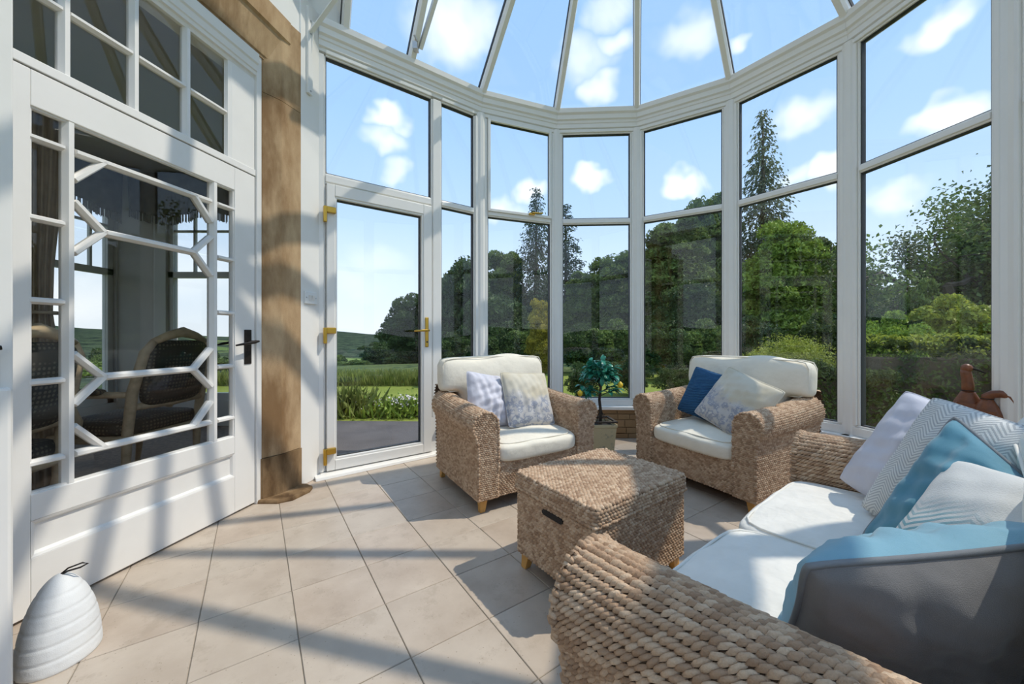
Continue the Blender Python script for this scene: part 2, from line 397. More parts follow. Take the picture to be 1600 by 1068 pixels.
# moulded eaves beam, one length for each facet
prof = [(-.07,3.19),(.030,3.19),(.030,3.214),(.046,3.222),(.046,3.262),(.054,3.268),(.054,3.292),(.072,3.302),(.072,3.345),(.092,3.36),(.092,3.405),(.07,3.42),(-.07,3.42)]
pts = [Vector(P[k]) for k in ORD]
nrm = []
for i in range(len(pts)):
    ds = []
    if i > 0: ds.append((pts[i]-pts[i-1]).normalized())
    if i < len(pts)-1: ds.append((pts[i+1]-pts[i]).normalized())
    ns = [Vector((d.y, -d.x)) for d in ds]; bsec = sum(ns, Vector((0,0))).normalized(); nrm.append(bsec/max(.4, bsec.dot(ns[0])))
for i in range(len(pts)-1):
    ring = lambda k, sh: [(pts[k].x+nrm[k].x*d+sh.x, pts[k].y+nrm[k].y*d+sh.y, z) for d, z in prof]
    dd = (pts[i+1]-pts[i]).normalized()*.0006
    MB().loft([ring(i, dd), ring(i+1, -dd)]).build('eaves_beam', 'upvc', trim)

# door facet: glazed door, fanlight above, narrow side light
DA = Vector(P[0]); DB = Vector(P[2]); dang = math.atan2(DB.y-DA.y, DB.x-DA.x); DL = (DB-DA).length
e = empty('window_1', (DA.x, DA.y, 0), dang, kind='structure')
member(e, 'jamb', 0, .05, .03, ZG, 'l'); member(e, 'mullion', .90, 1.002, ZS, ZG, 'm'); member(e, 'jamb', 1.337, DL-.026, ZS, ZG, 'r')
member(e, 'head_rail', .05, .90, ZG, 3.21, 't'); member(e, 'head_rail', 1.002, 1.337, ZG, 3.21, 't')
member(e, 'transom', .05, .90, 2.205, ZT1, 'h'); member(e, 'transom', 1.002, 1.337, ZT0, ZT1, 'h'); member(e, 'bottom_rail', 1.002, 1.337, ZS, ZS+.075, 'b')
MB().box((.90,-.04,0), (1.0,.04,ZS)).build('lower_post', 'upvc', e)
MB().box((1.0,-.105,ZS-.035), (DL+.01,.09,ZS)).build('sill', 'upvc', e, bevel=.006)
light(e, .05, .90, ZT1, ZG); light(e, 1.002, 1.337, ZT1, ZG); light(e, 1.002, 1.337, ZS+.075, ZT0)
MB().loft([[(-.03,-.13,0),(.99,-.10,0),(.99,.05,0),(-.03,.05,0)], [(-.03,-.12,.022),(.99,-.09,.022),(.99,.05,.03),(-.03,.05,.03)]]).build('threshold', 'upvc', e, bevel=.004)
d3 = empty('door_3', (DA.x, DA.y, 0), dang, kind='structure')
x0, x1, z0, z1 = .054, .896, .034, 2.20; gx0, gx1, gz0, gz1 = .125, .806, .125, 2.10
for nm, a, b in (('stile', (x0,-.052,z0), (gx0-.014,.02,z1)), ('stile', (gx1+.014,-.052,z0), (x1,.02,z1)), ('bottom_rail', (gx0-.014,-.052,z0), (gx1+.014,.02,gz0-.014)), ('top_rail', (gx0-.014,-.052,gz1+.014), (gx1+.014,.02,z1))):
    MB().box(a, b).build(nm, 'upvc', d3, bevel=.005)
mm = MB(); rect_frame(mm, gx0-.014, gx1+.014, gz0-.014, gz1+.014, .014, -.044, .01); mm.build('glazing_bead', 'upvc', d3)
light(d3, gx0, gx1, gz0, gz1)
for z in (.165, 1.07, 1.975):
    hg = MB().box((.028,-.083,z-.075), (.052,-.052,z+.045)).build('hinge', 'brass', d3, bevel=.005)
    MB().box((.05,-.080,z+.0), (.115,-.052,z+.045)).build('hinge_flag', 'brass', hg, bevel=.005)
hp = MB().box((.832,-.062,.955), (.864,-.051,1.215)).build('handle_plate', 'brass', d3, bevel=.008)
MB().tube([(.848,-.06,1.10),(.848,-.10,1.10),(.835,-.112,1.10),(.77,-.112,1.098),(.715,-.108,1.094)], [.010,.010,.010,.009,.007], 10).build('lever', 'brass', hp, True)
MB().lathe([(.008,0),(.008,.004)], 12).build('keyhole', 'gasket', hp).matrix_local = Matrix.Translation((.848,-.062,1.0)) @ Matrix.Rotation(PI/2, 4, 'X')
# white boxed post between stone and door, with bracket and switch
post = MB().prism([(-1.473,2.589),(-1.437,2.765),(-1.50,2.87),(-1.72,2.83),(-1.66,2.60)], 0, 3.45).build('trim_2', 'upvc', bevel=.006); tag(post, kind='structure')
PN = Vector((.980,-.200,0)); PT = Vector((.200,.980,0))
def on_post(t, z, n=0.): q = Vector((-1.473,2.589,z))+PT*t+PN*n; return q
sw = empty('light_switch', on_post(.085,1.325,0), math.atan2(PT.y, PT.x), 'white plastic double light switch on the white post beside the glass door', 'light switch')
MB().box((-.058,-.013,-.044), (.058,0,.044)).build('plate', 'plastic_white', sw, bevel=.004)
for x in (-.016,.016): MB().loft([[(x-.011,-.013,-.018),(x+.011,-.013,-.018),(x+.011,-.013,.018),(x-.011,-.013,.018)], [(x-.011,-.017,-.018),(x+.011,-.017,-.018),(x+.011,-.022,.018),(x-.011,-.022,.018)]]).build('rocker', 'white_paint', sw)
for x in (-.046,.046): MB().lathe([(.004,0),(.004,.0015)], 10).build('screw', 'steel', sw).matrix_local = Matrix.Translation((x,-.013,0)) @ Matrix.Rotation(PI/2, 4, 'X')
br = empty('angle_bracket', on_post(.07,2.78,0), math.atan2(PT.y, PT.x), 'white steel angle bracket screwed to the post under the sloping roof', 'bracket')
MB().box((-.022,-.02,0), (.022,0,.62)).build('upright', 'upvc', br, bevel=.002)
MB().beam((0,-.004,.42), (.03,-.32,.80), .034, .008, (0,.7,.7)).build('brace', 'upvc', br)
MB().beam((.012,-.006,.25), (.012,-.03,.52), .008, .02).build('stay', 'upvc', br)
for z in (.02,.43,.52): MB().lathe([(.006,0),(.006,.004)], 10).build('screw', 'steel', br).matrix_local = Matrix.Translation((0,-.02,z)) @ Matrix.Rotation(PI/2, 4, 'X')

# dwarf wall of stone bricks under the windows
wb = empty('wall_bay', kind='structure')
bricks = []
for k in range(3):
    o = None
    v = []
    for z, s in ((-.5,.96),(-.46,1),(.46,1),(.5,.96)):
        for x, y in ((-.5,-.5),(.5,-.5),(.5,.5),(-.5,.5)):
            v.append((x*s+random.uniform(-.008,.008), y*(1 if y > 0 else s)+random.uniform(-.02,.02)*(y < 0), z))
    me = bpy.data.meshes.new('brick'); b = MB().loft([v[i*4:i*4+4] for i in range(4)]); me.from_pydata(b.v, [], b.f); fixnormals(me); me.materials.append(MATS['brick_stone']); bricks.append(me)
for q, (a, b) in enumerate((('p1',2),(2,3),(3,4),(4,5),(5,6),(6,7),(7,8),(8,9),(9,10),(10,11),(11,12),(12,13))):
    A = DA+(DB-DA).normalized()*1.0 if a == 'p1' else Vector(P[a]); B = Vector(P[b]); L = (B-A).length; t = (B-A).normalized(); n = Vector((t.y,-t.x)); ang = math.atan2(t.y, t.x)
    MB().loft([[tuple(A+n*.055)+(z,), tuple(B+n*.055)+(z,), tuple(B-n*.10)+(z,), tuple(A-n*.10)+(z,)] for z in (0, ZS-.035)]).build('core', 'mortar', wb)
    if q > 5: continue
    zc = 0.
    for row, h in enumerate((.052,.062,.078,.058,.045)):
        x = -.02-(row % 2)*.07*random.random()
        while x < L:
            wd = random.uniform(.09,.22); xe = min(x+wd, L+.01)
            if L-xe < .05: xe = L+.01
            xs = max(x, -.005)
            if xe-xs > .03:
                o = bpy.data.objects.new('brick', random.choice(bricks)); col.objects.link(o); o.parent = wb
                c = A+t*((xs+xe)/2)+n*.05
                o.location = (c.x, c.y, zc+h/2); o.rotation_euler = (0,0,ang); o.scale = (xe-xs-.007, .045+random.uniform(-.004,.006), h-.007)
            x = xe+.0001
            if xe >= L: break
        zc += h

# ------------------------------------------------------------------ glass roof
ceil = empty('ceiling', kind='structure')
def V3(k, z=ZE): return Vector((P[k][0], P[k][1], z))
def inset(k): i = ORD.index(k); return Vector((pts[i].x+nrm[i].x*.04, pts[i].y+nrm[i].y*.04, 3.43))
fd = Vector((DB.x-DA.x, DB.y-DA.y, 0)).normalized()
Qp = Vector((-1.30, 2.885, 3.43)); Mp = Vector((-.875, 3.195, 3.43))
def rafter(a, b, w=.062):
    t = (b-a).normalized(); s = t.cross(Vector((0,0,1))).normalized(); up = s.cross(t)
    r = MB().loft([[p+s*x+up*y for x, y in ((-w/2,.0),(-w/2,-.045),(-w*.32,-.075),(w*.32,-.075),(w/2,-.045),(w/2,0))] for p in (a, b)]).build('rafter', 'upvc', ceil)
    for sd in (-1, 1): MB().loft([[p+s*(sd*w/2+x)+up*y for x, y in ((-.005,-.012),(.005,-.012),(.005,.02),(-.005,.02))] for p in (a, b)]).build('gasket', 'gasket', r)
    MB().loft([[p+s*x+up*y for x, y in ((-w*.45,.02),(w*.45,.02),(w*.3,.05),(-w*.3,.05))] for p in (a, b)]).build('cap', 'upvc', r)
    return r
def pane3(ps, name='pane', mat='glass', th=.014):
    n = (ps[1]-ps[0]).cross(ps[2]-ps[0]).normalized()
    if n.z < 0: n = -n
    MB().loft([[p for p in ps], [p+n*th for p in ps]]).build(name, mat, ceil)
for k in (2,3,4,5,6,7,8,9,10,11): rafter(inset(k), BOSS)
R1 = rafter(Mp, L1); rafter(Qp, L2); rafter(inset(12), L1); rafter(inset(13), L3)
for a, b in zip(ORD[1:-3], ORD[2:-2]): pane3([inset(a), inset(b), BOSS])
pane3([inset(11), inset(12), L1, BOSS]); pane3([inset(12), inset(13), L3, L1])
pane3([Mp, inset(2), BOSS, L1]); pane3([Qp, Mp, L1, L2])
pane3([inset(0)+Vector((-.35,-.2,0)), Qp, L2, L3+Vector((-.1,0,0))], 'soffit_panel', 'upvc', .05)
MB().beam(BOSS+Vector((.06,0,.02)), L3+Vector((-.3,0,.02)), .11, .14).build('ridge', 'upvc', ceil)
MB().lathe([(.0,-.10),(.07,-.09),(.12,-.03),(.12,.05),(.05,.10),(.02,.2),(0,.22)], 20, BOSS).build('boss', 'upvc', ceil, True)
# roof vent standing ajar beside the jack rafter, with its catch
u = (L1-Mp).normalized(); a = Mp+u*.10+fd*.036; b = Mp+u*1.35+fd*.17
vn = fd.cross(u).normalized()
if vn.z < 0: vn = -vn
vent = MB().loft([[p+fd*x+vn*y for x, y in ((0,-.03),(.03,-.03),(.03,.02),(0,.02))] for p in (a-vn*.03, b-vn*.01)]).build('vent_stay', 'upvc', ceil)
cc = Mp+u*.10-vn*.075
MB().box((-.02,-.03,-.03), (.02,.03,.03)).tube([(0,0,0),(.02,-.03,.03),(.0,-.05,.06)], .008, 6).tube([(0,0,.01),(-.02,.01,.06)], .007, 6).build('vent_catch', 'steel', R1, loc=cc)

# ------------------------------------------------------------------ house wall with its stone door surround
wl = empty('wall_left', kind='structure')
jp = [(-1.473,2.589),(-1.66,2.60),(-1.74,2.58),(-1.72,2.318),(-1.66,2.318),(-1.63,2.328),(-1.622,2.344),(-1.586,2.358),(-1.519,2.447)]
MB().prism(jp, .275, 2.60).build('jamb_block', 'sandstone', wl); MB().prism(jp, 2.603, 3.16).build('jamb_block', 'sandstone', wl)
jb = [(-1.468,2.592),(-1.66,2.60),(-1.75,2.58),(-1.73,2.31),(-1.66,2.31),(-1.625,2.32),(-1.615,2.338),(-1.578,2.352),(-1.510,2.446)]
MB().prism(jb, 0, .272).build('plinth_block', 'plinth_stone', wl)
st = [(-1.44,2.60),(-1.375,2.56),(-1.36,2.50),(-1.40,2.37),(-1.47,2.325),(-1.60,2.325),(-1.66,2.33),(-1.70,2.60)]
MB().loft([[(x,y,0) for x, y in st], [(x,y,.010) for x, y in st], [(x*.97-.045,y*.97+.075,.020) for x, y in st]]).build('foot_stone', 'plinth_stone', wl)
lint = MB()
def wl3(s, n, z): q = wallpt(s, n); return (q[0], q[1], z)
lp = [(-.12,2.81),(.02,2.81),(.02,2.825),(.028,2.83),(.063,3.01),(.078,3.02),(.078,3.16),(-.12,3.16)]
MB().loft([[wl3(s,n,z) for n, z in lp] for s in (-.20, 2.34)]).build('lintel', 'sandstone', wl)
MB().loft([[wl3(s,n,z) for n, z in ((-.12,3.163),(.07,3.163),(.07,5.4),(-.12,5.4))] for s in (-.36, 3.0)]).build('upper_wall', 'white_plaster', wl)
MB().loft([[wl3(s,n,z) for n, z in ((-.12,0),(.078,0),(.078,3.16),(-.12,3.16))] for s in (2.34, 3.0)]).build('pier', 'sandstone', wl)

# interior glazed doors
def door_leaf(root, flip=1):
    """leaf in local coordinates: x = 0..1.10 along the leaf, y = 0 the face to the sun room, z up"""
    W, gl, gr, zb, zt = 1.10, .139, .961, .46, 1.91
    B = lambda nm, a, b, bev=.003: MB().box(a, b).build(nm, 'white_paint', root, bevel=bev)
    B('stile', (.004,-.045,.012), (gl,0,2.045)); B('stile', (gr,-.045,.012), (W-.004,0,2.045))
    B('top_rail', (gl,-.045,zt), (gr,0,2.045)); B('lock_rail', (gl,-.045,.361), (gr,0,zb)); B('bottom_rail', (gl,-.045,.012), (gr,0,.223))
    pn = B('panel', (gl,-.03,.223), (gr,-.016,.361))
    m = MB(); m.loft([[(gl,-.016,.223),(gr,-.016,.223),(gr,-.016,.361),(gl,-.016,.361)],[(gl,.0,.223),(gr,.0,.223),(gr,.0,.361),(gl,.0,.361)],[(gl+.010,-.004,.233),(gr-.010,-.004,.233),(gr-.010,-.004,.351),(gl+.010,-.004,.351)],[(gl+.018,-.016,.241),(gr-.018,-.016,.241),(gr-.018,-.016,.343),(gl+.018,-.016,.343)]], False)
    m.build('panel_moulding', 'white_paint', pn)
    v0, v1 = .253, .8475; zz = [.571,.875,1.185,1.4975,1.80]
    def mun(p0, p1, wd=.036): MB().bar((p0[0],-.038,p0[1]), (p1[0],-.038,p1[1]), wd, .036, (0,1,0)).build('muntin', 'white_paint', root)
    mun((v0,zb-.004),(v0,zt+.004),.040); mun((v1,zb-.004),(v1,zt+.004),.038)
    for z in zz: mun((gl-.003,z),(v0-.019,z),.026); mun((v1+.018,z),(gr+.003,z),.026)
    for z in (zz[0], zz[4]): mun((v0+.019,z),(v1-.018,z),.030)
    na, nb = .359, .735; sa, sb = v0+.015, v1-.015
    for z in (zz[1], zz[3]): mun((na,z),(nb,z),.032)
    for nx, sx in ((na,sa),(nb,sb)):
        for p, q in (((nx,1.80),(sx,1.685)), ((nx,1.4975),(sx,1.60)), ((nx,1.4975),(sx,1.388)), ((nx,.875),(sx,.98)), ((nx,.875),(sx,.771)), ((nx,.571),(sx,.685))): mun(p, q, .028)
    bead = MB()
    rect_frame(bead, gl-.006, gr+.006, zb-.006, zt+.006, .012, -.034, -.008); bead.build('glazing_bead', 'white_paint', root)
    ed = [zb]+zz+[zt]
    for i in range(6):
        for xa, xb in ((gl,v0-.01),(v1+.01,gr)): MB().box((xa+.004,-.030,ed[i]+.006), (xb-.004,-.026,ed[i+1]-.006)).build('pane', 'glass_old', root)
    for za, zc in ((zb,zz[0]),(zz[0],zz[1]),(zz[1],zz[3]),(zz[3],zz[4]),(zz[4],zt)): MB().box((v0+.01,-.030,za+.004), (v1-.01,-.026,zc-.004)).build('pane', 'glass_old', root)
def door_handle(root, x, z, dx):
    p = MB().box((x-.024,0,z-.105), (x+.024,.006,z+.105)).build('handle_plate', 'iron', root, bevel=.003)
    MB().tube([(x,.004,z+.03),(x,.05,z+.03)], .010, 10).build('spindle', 'iron', p, True)
    MB().tube([(x-dx*.03,.052,z+.034),(x,.054,z+.03),(x+dx*.06,.055,z+.022),(x+dx*.125,.055,z+.012)], [.006,.011,.008,.005], 8).build('lever', 'iron', p, True)
    MB().tube([(x,-.05,z+.03),(x,-.10,z+.03),(x+dx*.06,-.102,z+.022),(x+dx*.12,-.102,z+.012)], [.009,.009,.008,.005], 8).build('inner_lever', 'iron', p, True)
d1o = empty('door_1', (WO.x, WO.y, 0), WANG, kind='structure')
door_leaf(d1o); door_handle(d1o, .055, .985, 1)
# fanlight and frame over both leaves
fr = empty('window_21', (WO.x, WO.y, 0), WANG, kind='structure')
F = lambda nm, a, b: MB().box(a, b).build(nm, 'white_paint', fr, bevel=.003)
F('frame_post', (-.035,-.10,0), (0,.012,2.81)); F('frame_post', (2.21,-.10,0), (2.25,.012,2.81))
F('frame_rail', (0,-.10,2.05), (2.21,.004,2.088))
hd = MB().loft([[(x,y,z) for y, z in ((-.10,2.655),(-.012,2.655),(-.006,2.675),(.006,2.68),(.008,2.70),(.014,2.705),(.018,2.74),(.026,2.75),(.03,2.808),(-.10,2.808))] for x in (0, 2.21)]).build('head_moulding', 'white_paint', fr)
for y0, z0 in ((.0,0),(.012,.0)): pass
F('casing', (.0,-.06,2.088), (.155,-.004,2.655)); MB().loft([[(x,y,z) for x, y in ((.155,-.004),(.172,-.012),(.18,-.03),(.155,-.03))] for z in (2.088,2.655)]).build('casing_bead', 'white_paint', fr)
xs = [.18,.395,.6245,.858,1.10,1.34,1.58,1.81,2.05]
for x in xs[1:-1]: MB().bar((x,-.04,2.088), (x,-.04,2.655), .036, .036, (0,1,0)).build('muntin', 'white_paint', fr)
for i in range(8):
    MB().bar((xs[i]+.012*(i > 0),-.04,2.348), (xs[i+1]-.012,-.04,2.348), .026, .034, (0,1,0)).build('muntin', 'white_paint', fr)
    for za, zc in ((2.09,2.34),(2.356,2.652)): MB().box((xs[i]+.008,-.034,za), (xs[i+1]-.008,-.030,zc)).build('pane', 'glass_old', fr)
F('casing', (2.05,-.06,2.088), (2.21,-.004,2.655))
# second leaf standing ajar into the room
h2 = Vector((-2.02,.17)); e2 = Vector((-1.425,1.065)); v2 = (e2-h2).normalized()
d2o = empty('door_2', (e2.x, e2.y, 0), math.atan2(-v2.y, -v2.x), kind='structure')
door_leaf(d2o); door_handle(d2o, .055, .985, 1)
MB().box((.006,0,.0), (.05,.016,.905)).build('edge_strip', 'white_paint', d2o, bevel=.008)

# ------------------------------------------------------------------ wicker
def polyinterp(pts):
    pts = np.asarray(pts, float); d = np.r_[0, np.cumsum(np.linalg.norm(np.diff(pts, axis=0), axis=1))]; L = d[-1]; d = d/L
    return (lambda v: np.stack([np.interp(v, d, pts[:,i]) for i in range(pts.shape[1])], -1)), L
def weave_beads(f, Lu, Lv, sign, pu, pv, tilt=.42, hgt=.62, row_pair=1):
    nu, nv = max(2, int(round(Lu/pu))), max(1, int(round(Lv/pv)))
    J, I = np.meshgrid(np.arange(nv), np.arange(nu), indexing='ij'); I = I.ravel(); J = J.ravel()
    u = np.clip((I+.25+.5*(J % 2))/nu, .004, .996); v = (J+.5)/nv
    e = 1e-3; p = f(u, v)
    tu = f(np.minimum(u+e, 1), v)-f(np.maximum(u-e, 0), v); tv = f(u, np.minimum(v+e, 1))-f(u, np.maximum(v-e, 0))
    nn = lambda a: a/np.maximum(np.linalg.norm(a, axis=1, keepdims=True), 1e-9)
    tu = nn(tu); n = nn(np.cross(tu, tv))*sign; tv = np.cross(n, tu)
    rope_ = row_pair > 1; bl = 1.75 if rope_ else 1.
    ang = (tilt*(1-2*((J//row_pair) % 2))+rng.normal(0, .10, len(J)))[:,None]
    A = tu*np.cos(ang)+tv*np.sin(ang); B = -tu*np.sin(ang)+tv*np.cos(ang)
    sc = rng.uniform(.88, 1.12, (len(J),1))
    pu2, pv2 = Lu/nu, Lv/nv
    V = []
    for a, r, c in ((-.80,.45,-.30),(-.30,1.,.9),(.30,1.,.9),(.80,.45,-.30)):
        for th in (0., PI*.33, PI*.67, PI):
            V.append(p+A*(a*bl*pu2)+B*(math.cos(th)*(pu2*.40 if rope_ else pv2*.52)*r)*sc+n*((math.sin(th)*.75+.25)*c*(pu2*1.1 if rope_ else pv2)*hgt*1.25)*sc)
    V = np.stack(V, 1).reshape(-1, 3)
    q = np.array([(i*4+j, i*4+j+1, (i+1)*4+j+1, (i+1)*4+j) for i in range(3) for j in range(3)])
    F = (q[None]+(np.arange(len(J))*16)[:,None,None]).reshape(-1, 4)
    if sign > 0: F = F[:, ::-1]
    return V, F
def surf_grid(f, nu, nv, off=0.):
    u, v = np.meshgrid(np.linspace(0,1,nu), np.linspace(0,1,nv), indexing='ij'); V = f(u.ravel(), v.ravel())
    idx = np.arange(nu*nv).reshape(nu, nv)
    return V, np.stack([idx[:-1,:-1], idx[1:,:-1], idx[1:,1:], idx[:-1,1:]], -1).reshape(-1, 4)
def wicker_part(name, root, surfs, pu=.026, pv=.0165, rp=1):
    """surfs: (f, Lu, Lv, sign); base skin plus woven strands standing proud of it"""
    bv, bf, sv, sf = [], [], [], []; ob = os_ = 0
    for f, Lu, Lv, sg in surfs:
        V, F = surf_grid(f, 14, 26); bv.append(V); bf.append(F+ob); ob += len(V)
        V, F = weave_beads(f, Lu, Lv, sg, pu, pv, .62 if rp > 1 else .42, .62, rp); sv.append(V); sf.append(F+os_); os_ += len(V)
    b = link(name, np_mesh(name, np.concatenate(bv), np.concatenate(bf)), 'wicker_base', root, fix=False)
    s = link('weave', np_mesh('weave', np.concatenate(sv), np.concatenate(sf)), 'wicker', b, fix=False); s['kind'] = 'stuff'
    return b
def rope(name, root, path, r=.010, pitch=.022, parent_kind=True):
    f, L = polyinterp(path); n = max(4, int(L/pitch)); mb = []; fs = []; o = 0
    u = (np.arange(n)+.5)/n; p = f(u); t = f(np.minimum(u+1e-3,1))-f(np.maximum(u-1e-3,0)); t /= np.linalg.norm(t, axis=1, keepdims=True)
    ref = np.array([.31,.42,.85]); b = np.cross(t, ref); b /= np.linalg.norm(b, axis=1, keepdims=True); c = np.cross(t, b)
    for k in range(n):
        for a, q in ((-.75,.3),(-.35,.95),(.35,.95),(.75,.3)):
            for j in range(6):
                th = 2*PI*j/6+a*1.6; mb.append(p[k]+t[k]*a*pitch*.8+(b[k]*math.cos(th)+c[k]*math.sin(th))*r*q+ (b[k]*math.cos(k*2.2)+c[k]*math.sin(k*2.2))*r*.2)
        for i in range(3):
            for j in range(6): fs.append((o+i*6+j, o+i*6+(j+1)%6, o+(i+1)*6+(j+1)%6, o+(i+1)*6+j))
        o += 24
    x = link(name, np_mesh(name, np.array(mb), np.array(fs)), 'wicker', root, fix=False); x['kind'] = 'stuff'; return x
def arm_profile(th=.065, ztop=.60, rad=.085, zb=.085, zi=.24):
    cz = ztop-rad; pr = [(-th, zi), (-th, cz)]
    cx = -th+rad
    for k in range(1, 16):
        a = PI-(PI+.75)*k/15; pr.append((cx+rad*math.cos(a), cz+rad*math.sin(a)))
    pr += [(th+.004, cz-rad*1.25), (th, cz-rad*1.7), (th, zb)]
    return pr
def seat_frame(root, hw, hd, th, ztop, rad, pu, pv, zb=.085, rise=.05, back_z=.68, rp=1):
    """wicker carcass: arms at x = +-(hw-th), front at y = -hd"""
    pr = arm_profile(th, ztop, rad, zb); fp, Lp = polyinterp(pr)
    xs = [p[0] for p in pr]; wide = max(xs)
    for sd in (-1, 1):
        xc = sd*(hw-th)
        def fa(u, v, sd=sd, xc=xc):
            q = fp(v); k = np.clip((q[:,1]-.25)/.35, 0, 1)
            return np.stack([xc+sd*q[:,0], -hd+u*(2*hd-.06), q[:,1]+rise*(u**1.6)*k], -1)
        zs = np.linspace(zb, ztop-.002, 60); xl = np.full(60, -th); xr = np.full(60, th)
        dense = fp(np.linspace(0,1,600)); cz = ztop-rad; cx = -th+rad
        for i, z in enumerate(zs):
            if z > cz: xl[i] = cx-math.sqrt(max(0, rad**2-(z-cz)**2))
            if z > cz-rad*1.25:
                m = dense[np.abs(dense[:,1]-z) < .006]; xr[i] = max(m[:,0].max() if len(m) else th, xl[i])
        def ff(u, v, sd=sd, xc=xc):
            z = zb+v*(ztop-.002-zb); a = np.interp(z, zs, xl); b = np.interp(z, zs, xr)
            return np.stack([xc+sd*(a+u*(b-a)), np.full_like(z, -hd), z], -1)
        arm = wicker_part('arm', root, [(fa, 2*hd-.06, Lp, -float(sd)), (ff, 2*th+.03, ztop-zb, float(sd))], pu, pv, rp)
        edge = [(xc+sd*x, -hd-.004, z) for x, z in pr]
        rope('arm_edging', arm, edge, pv*.80, pu*1.0)
    iw = hw-2*th
    def front(u, v): return np.stack([-iw-.01+u*(2*iw+.02), np.full_like(u, -hd+.012), zb+v*(.295-zb)], -1)
    bp = [(hd-.0, zb), (hd+.02, back_z-.14), (hd+.045, back_z-.06), (hd+.02, back_z), (hd-.05, back_z+.01), (hd-.10, back_z-.04), (hd-.12, .30)]
    fb, Lb = polyinterp(bp)
    def back(u, v):
        q = fb(v); return np.stack([-hw+.02+u*(2*hw-.04), q[:,0], q[:,1]], -1)
    wicker_part('front_panel', root, [(front, 2*iw, .21, 1.)], pu, pv)
    wicker_part('backrest', root, [(back, 2*hw, Lb, -1.)], pu, pv)
    MB().box((-hw+.03,-hd+.02,zb-.004), (hw-.03,hd-.02,zb+.02)).build('base_board', 'wicker_base', root)
    MB().box((-iw-.03,-hd+.03,.26), (iw+.03,hd-.05,.285)).build('seat_deck', 'wicker_base', root)
def block_foot(root, x, y, sx, sy, h=.092, wd=.052):
    a = .62
    top = [(x-wd/2,y-wd/2),(x+wd/2,y-wd/2),(x+wd/2,y+wd/2),(x-wd/2,y+wd/2)]
    MB().loft([[(x+(p-x)*a+sx*.012, y+(q-y)*a+sy*.012, 0) for p, q in top], [(p, q, h) for p, q in top]]).build('foot', 'beech', root, bevel=.003)
def soft_box(w, d, h, crown=.03, n=7., res=22, seed=0, wr=.004):
    """rounded box cushion centred at the origin, z up"""
    lin = np.linspace(-1, 1, res); vs, fs, o = [], [], 0
    for ax in range(3):
        for s in (-1, 1):
            a, b = np.meshgrid(lin, lin, indexing='ij'); p = np.zeros((res*res, 3)); o1, o2 = [(1,2),(2,0),(0,1)][ax]
            p[:,ax] = s; p[:,o1] = a.ravel(); p[:,o2] = b.ravel()
            idx = np.arange(res*res).reshape(res, res)+o; q = np.stack([idx[:-1,:-1], idx[1:,:-1], idx[1:,1:], idx[:-1,1:]], -1).reshape(-1,4)
            fs.append(q if s > 0 else q[:, ::-1]); vs.append(p); o += res*res
    p = np.concatenate(vs); r = (np.abs(p)**n).sum(1)**(1/n); p = p/r[:,None]
    cr = (1-p[:,0]**2)*(1-p[:,1]**2)
    x, y = p[:,0]*w/2, p[:,1]*d/2; ph = seed*1.7
    wv = np.sin(9*x+5*y+ph)*np.sin(13*y-6*x+ph*2)+.5*np.sin(31*x+17*y+ph)
    z = p[:,2]*h/2+crown*cr*np.sign(p[:,2])*np.abs(p[:,2])**.5+wr*wv*(p[:,2] > 0)
    x = x*(1+.02*(1-p[:,2]**2)); y = y*(1+.02*(1-p[:,2]**2))
    return np.stack([x,y,z],-1), np.concatenate(fs)
def weld(me):
    import bmesh
    b = bmesh.new(); b.from_mesh(me); bmesh.ops.remove_doubles(b, verts=b.verts, dist=1e-5); b.to_mesh(me); b.free()
def piped_cushion(name, root, w, d, h, mat, loc, rot=(0,0,0), crown=.03, seed=0, n=7., wr=.004):
    V, F = soft_box(w, d, h, crown, n, seed=seed, wr=wr); me = np_mesh(name, V, F); weld(me)
    o = link(name, me, mat, root, True, loc, fix=False); o.rotation_euler = rot
    for zz in (-.90, .90):
        k = (1-.9**n)**(1/n); path = []
        for i in range(64):
            a = 2*PI*i/64; c, s = math.cos(a), math.sin(a); r = k/((abs(c)**n+abs(s)**n)**(1/n)); x, y = c*r*1.0, s*r*1.0
            path.append((x*w/2*1.004, y*d/2*1.004, zz*h/2+crown*(1-x*x)*(1-y*y)*(1 if zz > 0 else -1)))
        MB().tube(path, .0045, 6, True).build('piping', mat, o, True)
    return o

# armchair
ac = empty('armchair', (0,0,0)); hw, hd = .445, .375
seat_frame(ac, hw, hd, .066, .60, .085, .0185, .0120)
for sx in (-1,1):
    for sy in (-1,1): block_foot(ac, sx*.388, sy*.315, sx, sy)
piped_cushion('seat_cushion', ac, .635, .68, .115, 'cream_cotton', (0,-.055,.345), (.03,0,0), .028, 1)
